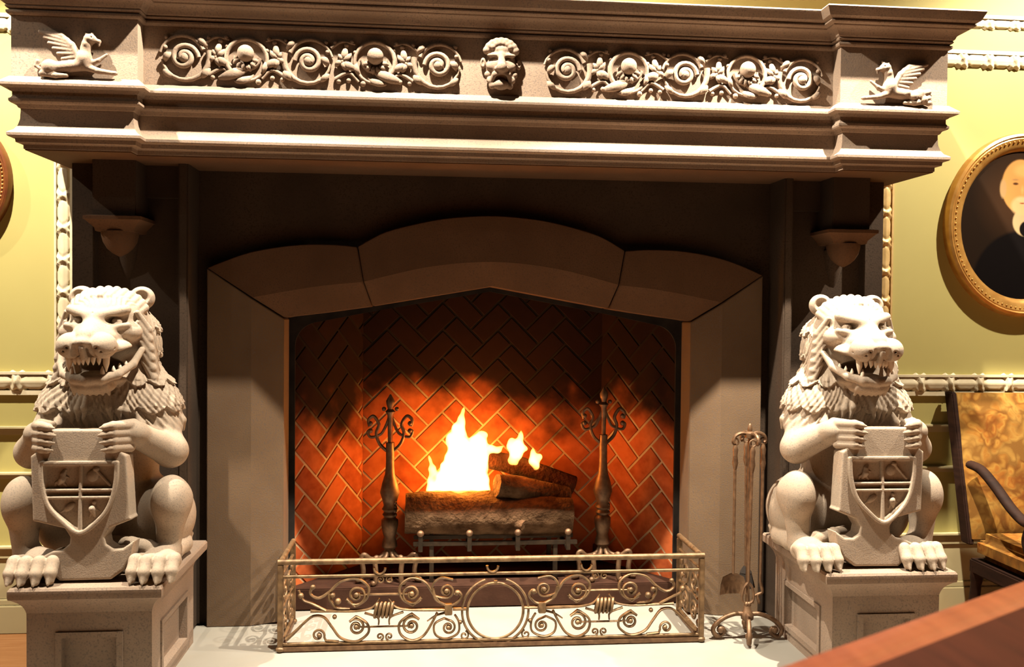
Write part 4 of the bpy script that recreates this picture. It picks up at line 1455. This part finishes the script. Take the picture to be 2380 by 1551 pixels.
def log(name, pts, rs, mt, label, seed, knots=()):
    rnd = random.Random(seed)
    P_ = spline([Vector(p) for p in pts], 8)
    n = len(P_)
    L_ = len(pts)-1
    rr = []
    for i in range(n):
        t = i/(n-1)*L_
        a = min(int(t), L_-1)
        rr.append(rs[a]+(rs[a+1]-rs[a])*(t-a))
    mb = MB()
    mb.tube(P_, rr, 22)
    N_ = 22
    ph = [rnd.random()*6 for _ in range(6)]
    for i, v in enumerate(mb.v):
        ring, k = divmod(i, N_)
        if ring >= n:
            break
        a = 2*PI*k/N_
        c_ = P_[ring]
        amp = 1+.05*math.sin(3*a+ph[0]+ring*.13)+.04*math.sin(7*a+ph[1]-ring*.2)+.05*(rnd.random()-.5)
        mb.v[i] = tuple(c_+(Vector(v)-c_)*amp)
    for p, q, r_ in knots:
        mb.tube([p, q], [r_, r_*.8], 12)
    o = mb.build(name, mt, None, smooth=60)
    return tag(o, label, 'log') if label else o
log('log', [(-.445, .345, .478), (-.2, .345, .474), (.1, .345, .470), (.30, .345, .462), (.475, .35, .455)], [.110, .120, .120, .112, .104], BARK,
    'big grey barked log with a stubby branch lying across the front of the grate', 1, [((.17, .25, .44), (.20, .225, .43), .035)])
br = log('branch', [(.055, .30, .640), (.16, .33, .620), (.30, .38, .585), (.47, .43, .545)], [.062, .066, .058, .050], BARK,
    None, 2)
front_log = bpy.data.objects['log']
br.parent = front_log
log('log', [(.01, .52, .745), (.16, .52, .712), (.32, .52, .660), (.52, .52, .590)], [.050, .056, .058, .056], CHAR,
    'blackened log leaning down to the right behind the big barked log', 3)
log('log', [(-.40, .562, .43), (-.1, .562, .435), (.2, .562, .43), (.45, .562, .43)], [.08, .084, .084, .08], CHAR,
    'charred log at the back of the grate behind the flames', 4)

def flame(name, blobs, label, lights):
    lo = np.min([np.minimum(a, b_) for a, b_, *_ in blobs], axis=0)-.13
    hi = np.max([np.maximum(a, b_) for a, b_, *_ in blobs], axis=0)+.13
    F = Field(lo, hi, .005)
    for a, b_, ra, rb in blobs:
        F.cap(a, b_, ra, rb, .022)
    x, y, z = F.ax[0][:, None, None], F.ax[1][None, :, None], F.ax[2][None, None, :]
    F.D += (.005*np.sin(x*55+z*38)*np.sin(z*62+y*40)+.003*np.sin(x*120+1.0)*np.sin(z*47)).astype(np.float32)
    V, Q = F.mesh()
    o = finish(name, np_mesh(name, V, Q), FLAME)
    tag(o, label, 'flame')
    for loc, e in lights:
        l = bpy.data.lights.new('firelight', 'POINT')
        l.energy = e
        l.color = (1.0, .22, .03)
        l.shadow_soft_size = .07
        q = bpy.data.objects.new('firelight', l)
        COL.objects.link(q)
        q.location = loc
Y_ = .39
def B(u, z, r, u2, z2, r2, y=Y_):
    return (np.array((u, y, z)), np.array((u2, y, z2)), r, r2)
flame('flame', [B(-.29, .60, .035, -.02, .60, .04), B(-.20, .66, .06, -.06, .66, .065), B(-.12, .72, .06, -.08, .76, .06), B(-.14, .70, .06, -.145, .84, .055), B(-.24, .62, .055, -.17, .78, .055), B(-.05, .62, .05, -.04, .76, .05), B(-.15, .62, .07, -.14, .82, .06),
                B(-.15, .80, .055, -.155, .93, .038), B(-.155, .92, .036, -.125, 1.06, .003), B(-.20, .88, .03, -.165, .86, .04),
                B(-.05, .76, .05, -.045, .86, .045), B(-.04, .86, .045, -.02, .90, .026), B(-.02, .82, .03, .06, .82, .018), B(.06, .82, .018, .10, .84, .006),
                B(-.31, .62, .02, -.30, .72, .017), B(-.30, .72, .016, -.318, .79, .003), B(-.01, .62, .028, .0, .74, .010)],
      'tall bright flame rising behind the left end of the big log', [((-.15, .26, .80), 12)])
flame('flame', [B(.165, .75, .035, .185, .82, .040, .48), B(.15, .83, .03, .155, .86, .018, .48), B(.19, .82, .034, .205, .92, .003, .48), B(.20, .80, .02, .232, .81, .012, .48)],
      'small flame on the blackened log, nearer to the tall flame', [((.25, .28, .82), 7)])
flame('flame', [B(.288, .705, .026, .282, .75, .024, .48), B(.278, .75, .022, .272, .835, .003, .48), B(.295, .73, .018, .315, .765, .014, .48)],
      'smallest flame at the right on the blackened log', [])

# ------------------------------------------------------------------ fire tools
TX, TY = 1.238, -.37
ST = thing('tool_stand', 'rusty iron fire tool stand with scrolled feet beside the right pedestal', 'tool stand', (TX, TY, 0))
b = MB(); b.tube([(TX, TY, .06+.05*i) for i in range(20)], .0105, 6, twist=.35)
b.ball((TX, TY, 1.03), (.012, .012, .03), 10, 8)
b.build('pole', RUST, ST, smooth=60)
b = MB()
for a0 in (0, 90, 180, 270):
    d_ = Vector((math.cos(R(a0+8)), math.sin(R(a0+8)), 0))
    pts = spline([Vector((TX, TY, 1.0)), Vector((TX, TY, 1.012))+d_*.04, Vector((TX, TY, 1.0))+d_*.075, Vector((TX, TY, .975))+d_*.085, Vector((TX, TY, .965))+d_*.075], 4)
    b.tube(pts, .009, 7)
b.lathe([(.012, .985), (.026, .99), (.026, 1.012), (.012, 1.02)], (TX, TY), 14)
b.build('hook_crown', RUST, ST, smooth=50)
for a0, L_ in ((178, .165), (-8, .165), (255, .13), (75, .12)):
    d_ = Vector((math.cos(R(a0)), math.sin(R(a0)), 0))
    zz = Vector((0, 0, 1))
    o_ = Vector((TX, TY, 0))
    pts = [o_+zz*.12, o_+d_*L_*.35+zz*.125, o_+d_*L_*.75+zz*.10, o_+d_*L_*1.02+zz*.055, o_+d_*L_*.92+zz*.018, o_+d_*L_*.72+zz*.030, o_+d_*L_*.74+zz*.055, o_+d_*L_*.84+zz*.052]
    b = MB(); b.tube(spline(pts, 5), .0115, 8); b.ball(tuple(o_+d_*L_*.80+zz*.048), .019, 10, 7)
    b.build('leg', RUST, ST, smooth=50)
b = MB(); b.lathe([(.016, .09), (.030, .10), (.032, .125), (.020, .14), (.014, .18)], (TX, TY), 14)
b.build('boss', RUST, ST, smooth=50)

def tool(name, label, x, y, z_top, xb, yb, zb, kind):
    T = thing(name, label, kind, (x, y, z_top))
    a, c_ = Vector((x, y, z_top)), Vector((xb, yb, zb))
    d_ = (c_-a)
    b = MB(); b.tube([a, a+d_*.10, a+d_*.86], [.007, .0075, .0070], 8)
    b.build('shaft', RUST, T, smooth=50)
    b = MB(); b.tube([a+d_*t for t in (0, .03, .07, .12, .16)], [.008, .014, .011, .015, .008], 10)
    ring = [a+Vector((.016*math.cos(q), 0, .016+.016*math.sin(q))) for q in [2*PI*i/14 for i in range(14)]]
    b.tube(ring, .0045, 6, closed=True)
    b.build('handle', RUST, T, smooth=50)
    h = a+d_*.86
    b = MB()
    if kind == 'shovel':
        n = (c_-h)
        V, Fc = [], []
        for i, (t, hw, dp) in enumerate(((0, .020, 0), (.15, .052, .008), (.5, .062, .014), (1, .066, .012))):
            for k, q in enumerate((-1, -.5, 0, .5, 1)):
                V.append(h+n*t+Vector((hw*q, .004+dp*(1-q*q)-.010*abs(q)**3, 0)))
        for i in range(3):
            for k in range(4):
                p = i*5+k
                Fc.append((p, p+1, p+6, p+5))
        m0 = len(V)
        V += [v+Vector((0, .004, 0)) for v in V]
        Fc += [tuple(i+m0 for i in f_[::-1]) for f_ in Fc]
        b.add(V, Fc)
        b.build('blade', RUST, T, smooth=50, recalc=False)
    elif kind == 'brush':
        b.tube([h, h+(c_-h)*.3], [.012, .030], 12)
        b.tube([h+(c_-h)*.3, c_], [.028, .045], 14)
        b.build('bristles', SOOT, T, smooth=50)
    elif kind == 'tongs':
        for s_ in (-1, 1):
            b.tube(spline([h, h+(c_-h)*.3+Vector((s_*.022, 0, 0)), h+(c_-h)*.8+Vector((s_*.028, 0, 0)), c_+Vector((s_*.004, 0, 0))], 5), .0065, 7)
            b.ball(tuple(c_+Vector((s_*.006, 0, 0))), .012, 8, 6)
        b.build('jaws', RUST, T, smooth=50)
    else:
        b.tube(spline([h, h+(c_-h)*.45+Vector((.012, 0, 0)), h+(c_-h)*.6+Vector((-.012, 0, 0)), c_], 5), [.008]+[.008]*13+[.008, .003], 8)
        b.tube(spline([h+(c_-h)*.5, h+(c_-h)*.65+Vector((-.03, 0, 0)), h+(c_-h)*.95+Vector((-.035, 0, 0))], 4), .006, 7)
        b.build('hook', RUST, T, smooth=50)
tool('shovel', 'rusty fire shovel hanging at the left of the tool stand', TX-.075, TY-.01, .955, TX-.078, TY-.012, .225, 'shovel')
tool('hearth_brush', 'dark hearth brush hanging behind the tool stand pole', TX+.01, TY+.075, .955, TX+.02, TY+.08, .235, 'brush')
tool('tongs', 'long fire tongs hanging in front of the tool stand pole', TX-.012, TY-.075, .955, TX-.03, TY-.085, .20, 'tongs')
tool('poker', 'iron fire poker hanging at the right of the tool stand', TX+.072, TY+.01, .955, TX+.062, TY+.0, .17, 'poker')

# ------------------------------------------------------------------ portraits
def oval_portrait(cx, cz, a, bb, inner_scale, label, sitter, fmat=None):
    T = thing('oval_portrait', label, 'painting', (cx, WY, cz), None)
    n = 72
    prof = [(1.0, .0), (1.0, -.030), (.985, -.046), (.955, -.052), (.935, -.045), (.925, -.047), (.905, -.044), (.880, -.040), (.845, -.036), (.815, -.028), (inner_scale+.012, -.022), (inner_scale, -.016), (inner_scale-.01, -.010)]
    V, Fc = [], []
    dw = a*(1-.79)
    for t, y in prof:
        inset = (1-t)*a*1.0
        for k in range(n):
            q = 2*PI*k/n
            V.append((cx+(a-inset)*math.cos(q), WY+y, cz+(bb-inset)*math.sin(q)))
    for i in range(len(prof)-1):
        for k in range(n):
            l = (k+1) % n
            Fc.append((i*n+k, (i+1)*n+k, (i+1)*n+l, i*n+l))
    b = MB(); b.add(V, Fc)
    fr = b.build('frame', fmat or FRAMEG, T, smooth=40)
    b = MB()
    for k in range(96):
        q = 2*PI*k/96
        b.ball((cx+(a*.895)*math.cos(q), WY-.044, cz+(bb-a*.105)*math.sin(q)), .006, 6, 5)
    b.build('beaded_edge', FRAMEG, fr, smooth=True)
    # the canvas: a flat oval, its picture in a colour attribute
    ai, bi = a*(inner_scale+.005), bb-a*(1-inner_scale-.005)
    NR, NA = 110, 260
    V = [(cx, WY-.012, cz)]
    for i in range(1, NR+1):
        for k in range(NA):
            q = 2*PI*k/NA
            V.append((cx+ai*i/NR*math.cos(q), WY-.012, cz+bi*i/NR*math.sin(q)))
    Fc = [(0, 1+k, 1+(k+1) % NA) for k in range(NA)]
    for i in range(NR-1):
        for k in range(NA):
            l = (k+1) % NA
            Fc.append((1+i*NA+k, 1+(i+1)*NA+k, 1+(i+1)*NA+l, 1+i*NA+l))
    b = MB(); b.add(V, Fc)
    o = b.build('canvas', None, T, recalc=False)
    me = o.data
    me.materials.clear()
    me.materials.append(PAINT)
    at = me.color_attributes.new('paint', 'FLOAT_COLOR', 'POINT')
    P_ = np.array(V)
    x, z = P_[:, 0]-cx, P_[:, 2]-cz
    C_ = np.tile(np.array([.018, .012, .009]), (len(V), 1))
    def blend(mask, col):
        m3 = np.clip(mask, 0, 1)[:, None]
        C_[:] = C_*(1-m3)+np.array(col)*m3
    def el(x0, z0, rx, rz, s_=.12):
        return (1-np.hypot((x-x0)/rx, (z-z0)/rz))/s_
    blend(el(0, .15, .30, .30, .8)*.6, (.075, .038, .02))
    if sitter:
        blend(el(0, -.34, .30, .32, .06), (.006, .005, .006))               # dark coat
        hx = -.018
        blend(el(hx+.04, .02, .085, .085, .1), (.50, .42, .27))             # collar
        blend(el(hx+.045, -.02, .05, .05, .15), (.006, .005, .006))
        blend(el(hx, .215, .112, .150, .06), (.52, .30, .11))               # head
        blend(el(hx+.02, .300, .075, .045, .4)*.8, (.62, .38, .15))
        blend(el(hx-.10, .20, .022, .06, .3), (.42, .30, .16))              # side hair
        blend(el(hx+.10, .20, .022, .06, .3), (.42, .30, .16))
        blend(el(hx+.01, .108, .072, .060, .3), (.62, .46, .26))            # beard
        blend(el(hx+.012, .142, .042, .016, .4)*.9, (.66, .50, .30))        # moustache
        for s_ in (-1, 1):
            blend(el(hx+.012+s_*.040, .228, .020, .009, .4)*.9, (.09, .04, .02))
            blend(el(hx+.012+s_*.042, .250, .026, .008, .5)*.8, (.36, .22, .10))
        blend(el(hx+.012, .195, .013, .034, .5)*.5, (.70, .42, .18))
        blend(el(hx+.012, .122, .020, .005, .4)*.8, (.30, .10, .05))
    C_ *= np.array([.72, .62, .50])
    at.data.foreach_set('color', np.concatenate([C_, np.ones((len(V), 1))], 1).astype(np.float32).ravel())
    return T
PAINT, nt, pb_, N_, L_ = new_mat('oil_painting')
vc = N_.new('ShaderNodeAttribute'); vc.attribute_name = 'paint'
L_.new(vc.outputs['Color'], pb_.inputs['Base Color'])
pb_.inputs['Roughness'].default_value = .9
pb_.inputs['Specular IOR Level'].default_value = .03
oval_portrait(2.93, 2.095, .457, .505, .79, 'gold oval framed portrait of a bearded person in a dark coat, right of the fireplace', True)
oval_portrait(-2.685, 2.215, .30, .33, .79, 'dark red and gold oval frame cut off at the left edge', False, FRAMER)

# ------------------------------------------------------------------ tapestry armchair
def tapestry():
    mt, nt, b_, N, L = new_mat('floral_tapestry')
    tc = N.new('ShaderNodeTexCoord')
    n0 = N.new('ShaderNodeTexNoise'); n0.inputs['Scale'].default_value = 7; n0.inputs['Detail'].default_value = 2
    L.new(tc.outputs['Object'], n0.inputs['Vector'])
    mx = N.new('ShaderNodeMixRGB'); mx.inputs[0].default_value = .16
    L.new(tc.outputs['Object'], mx.inputs[1]); L.new(n0.outputs['Color'], mx.inputs[2])
    v1 = N.new('ShaderNodeTexVoronoi'); v1.inputs['Scale'].default_value = 5.5          # blossoms
    L.new(mx.outputs[0], v1.inputs['Vector'])
    v2 = N.new('ShaderNodeTexVoronoi'); v2.inputs['Scale'].default_value = 24            # petals and leaves
    L.new(mx.outputs[0], v2.inputs['Vector'])
    sm = N.new('ShaderNodeMath'); sm.operation = 'MULTIPLY_ADD'; sm.inputs[1].default_value = .30
    L.new(v2.outputs['Distance'], sm.inputs[0]); L.new(v1.outputs['Distance'], sm.inputs[2])
    r1 = N.new('ShaderNodeValToRGB')
    els = r1.color_ramp.elements
    els[0].position = 0; els[0].color = (0.1452, 0.0297, 0.00396, 1)
    els[1].position = 1; els[1].color = (0.2376, 0.1254, 0.0264, 1)
    for p, c_ in ((.22, (0.165, 0.0396, 0.00528, 1)), (.32, (0.2376, 0.1056, 0.01584, 1)), (.42, (0.198, 0.0693, 0.00924, 1)), (.52, (0.2508, 0.1254, 0.02244, 1)), (.66, (0.1914, 0.0792, 0.01188, 1)), (.80, (0.2442, 0.132, 0.02772, 1))):
        e = els.new(p); e.color = c_
    L.new(sm.outputs[0], r1.inputs[0])
    r2 = N.new('ShaderNodeValToRGB')
    r2.color_ramp.elements[0].position = .35; r2.color_ramp.elements[0].color = (1, 1, 1, 1)
    r2.color_ramp.elements[1].position = .75; r2.color_ramp.elements[1].color = (0.4092, 0.297, 0.198, 1)
    L.new(v2.outputs['Distance'], r2.inputs[0])
    mm = N.new('ShaderNodeMixRGB'); mm.blend_type = 'MULTIPLY'; mm.inputs[0].default_value = .8
    L.new(r1.outputs[0], mm.inputs[1]); L.new(r2.outputs[0], mm.inputs[2])
    L.new(mm.outputs[0], b_.inputs['Base Color'])
    b_.inputs['Roughness'].default_value = .95
    b_.inputs['Specular IOR Level'].default_value = .15
    n2 = N.new('ShaderNodeTexNoise'); n2.inputs['Scale'].default_value = 320
    L.new(tc.outputs['Object'], n2.inputs['Vector'])
    bp = N.new('ShaderNodeBump'); bp.inputs['Strength'].default_value = .3; bp.inputs['Distance'].default_value = .002
    L.new(n2.outputs['Fac'], bp.inputs['Height']); L.new(bp.outputs[0], b_.inputs['Normal'])
    return mt
TAP = tapestry()
CX0, CX1 = 2.485, 3.12
CH = thing('armchair', 'high backed armchair in gold floral tapestry with dark curved wooden arms', 'chair', ((CX0+CX1)/2, -.35, -.04))
def slab(mb, x0, x1, yb0, z0, yb1, z1, th, bulge):
    """upholstered panel leaning from (yb0,z0) to (yb1,z1)"""
    nx, nz = 10, 14
    V, Fc = [], []
    for side in (0, 1):
        for j in range(nz+1):
            for i in range(nx+1):
                u, v = i/nx, j/nz
                cu = min(1, 6*u*(1)) if u < .5 else min(1, 6*(1-u))
                cv = min(1, 8*v) if v < .5 else min(1, 8*(1-v))
                bl = bulge*math.sin(PI*min(1, cu)/2)*math.sin(PI*min(1, cv)/2)
                y = yb0+(yb1-yb0)*v
                V.append((x0+(x1-x0)*u, y-bl if side == 0 else y+th, z0+(z1-z0)*v))
    n1 = (nx+1)*(nz+1)
    for j in range(nz):
        for i in range(nx):
            a = j*(nx+1)+i
            Fc.append((a, a+1, a+nx+2, a+nx+1))
            Fc.append((n1+a, n1+a+nx+1, n1+a+nx+2, n1+a+1))
    ring = [i for i in range(nx+1)]+[j*(nx+1)+nx for j in range(1, nz+1)]+[nz*(nx+1)+i for i in range(nx-1, -1, -1)]+[j*(nx+1) for j in range(nz-1, 0, -1)]
    for q in range(len(ring)):
        a, b_ = ring[q], ring[(q+1) % len(ring)]
        Fc.append((a, n1+a, n1+b_, b_))
    mb.add(V, Fc)
b = MB(); slab(b, CX0+.018, CX1-.018, -.20, .43, -.015, 1.175, .055, .03)
b.build('backrest', TAP, CH, smooth=50)
for x in (CX0, CX1-.03):
    b = MB()
    b.add([(x+dx, y+dy, z) for (y, z) in ((-.20, .40), (-.02, 1.18)) for dy in (.0, .075) for dx in (0, .03)],
          [(0, 1, 3, 2), (4, 6, 7, 5), (0, 4, 5, 1), (2, 3, 7, 6), (0, 2, 6, 4), (1, 5, 7, 3)])
    b.build('back_frame', DKWOOD, CH, bevel=.006)
sb = bmesh.new()
bmesh.ops.create_cube(sb, size=1)
bmesh.ops.scale(sb, vec=(CX1-CX0-.03, .60, .14), verts=sb.verts)
bmesh.ops.bevel(sb, geom=sb.edges[:], offset=.045, segments=5, affect='EDGES')
bmesh.ops.translate(sb, vec=((CX0+CX1)/2, -.50, .40), verts=sb.verts)
me = bpy.data.meshes.new('seat'); sb.to_mesh(me); sb.free()
finish('seat', me, TAP, CH, smooth=60)
b = MB(); b.box(CX0, CX1, -.80, -.20, .26, .335)
b.build('seat_rail', DKWOOD, CH, bevel=.008)
for sx in (0, 1):
    x = CX0+.022 if sx == 0 else CX1-.022
    b = MB()
    b.tube(spline([(x, -.165, .815), (x, -.26, .800), (x, -.38, .735), (x, -.50, .655), (x, -.60, .612), (x, -.68, .615), (x, -.70, .59)], 6), .022, 10, squash=((1, 0, 0), 1.35))
    arm = b.build('arm', DKWOOD, CH, smooth=50)
    b = MB(); b.tube(spline([(x, -.64, .60), (x, -.61, .52), (x, -.66, .42), (x, -.66, .31)], 6), [.019]*19, 10)
    b.build('arm_support', DKWOOD, arm, smooth=50)
for x in (CX0+.03, CX1-.03):
    for y, dy in ((-.76, -.02), (-.23, .05)):
        b = MB(); b.tube(spline([(x, y, .30), (x, y+dy*.3, .17), (x, y+dy, -.04)], 5), [.032]*4+[.026]*4+[.022]*3, 10)
        b.build('leg', DKWOOD, CH, smooth=50)

# ------------------------------------------------------------------ wooden table in the foreground
TZ = 1.10
p1, p2 = Vector((.144, -3.42)), Vector((.775, -3.046))
u_ = (p2-p1).normalized()
v_ = Vector((u_.y, -u_.x))
q0 = p1-u_*.22
q1 = p1+u_*1.30
TB = thing('wooden_table', 'polished red wooden table top, out of focus across the bottom right corner', 'table', ((q0+q1)/2+v_*.35).to_3d()[:2]+(-.04,))
poly = [q0, q1, q1+v_*.72, q0+v_*.72]
path = [(p.x, p.y) for p in poly]
if not (sum((path[i][0]*path[(i+1) % 4][1]-path[(i+1) % 4][0]*path[i][1]) for i in range(4)) > 0):
    path = path[::-1]
cen = sum((Vector(p) for p in path), Vector((0, 0)))/4
t_ = offset_poly(path, .1, True)
sgn = 1 if (t_[0]-cen).length > (Vector(path[0])-cen).length else -1
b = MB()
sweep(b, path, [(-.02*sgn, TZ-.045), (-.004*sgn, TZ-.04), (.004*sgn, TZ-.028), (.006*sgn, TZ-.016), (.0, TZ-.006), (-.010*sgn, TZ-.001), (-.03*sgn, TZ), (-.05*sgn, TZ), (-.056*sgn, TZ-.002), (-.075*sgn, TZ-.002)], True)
b.build('table_top', MAHOG, TB, smooth=30)  # lighter band round the top is a painted edge highlight
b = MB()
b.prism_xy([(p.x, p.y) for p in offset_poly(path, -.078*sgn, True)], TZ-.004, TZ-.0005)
b.build('dark_top_field', DKMAH, TB)
b = MB()
ins = offset_poly(path, -.06*sgn, True)
for i in range(4):
    a, c_ = ins[i], ins[(i+1) % 4]
    dd = (c_-a).normalized()
    nn = Vector((-dd.y, dd.x))*.011
    b.add([(a.x+s_*nn.x, a.y+s_*nn.y, z) for z in (TZ-.13, TZ-.04) for s_ in (-1, 1)]+[(c_.x+s_*nn.x, c_.y+s_*nn.y, z) for z in (TZ-.13, TZ-.04) for s_ in (-1, 1)],
          [(0, 1, 5, 4), (2, 6, 7, 3), (0, 4, 6, 2), (1, 3, 7, 5), (0, 2, 3, 1), (4, 5, 7, 6)])
b.build('apron', MAHOG, TB)
for p in ins:
    b = MB(); b.tube([(p.x, p.y, -.04), (p.x, p.y, TZ-.05)], [.025, .035], 12)
    b.build('leg', MAHOG, TB, smooth=50)
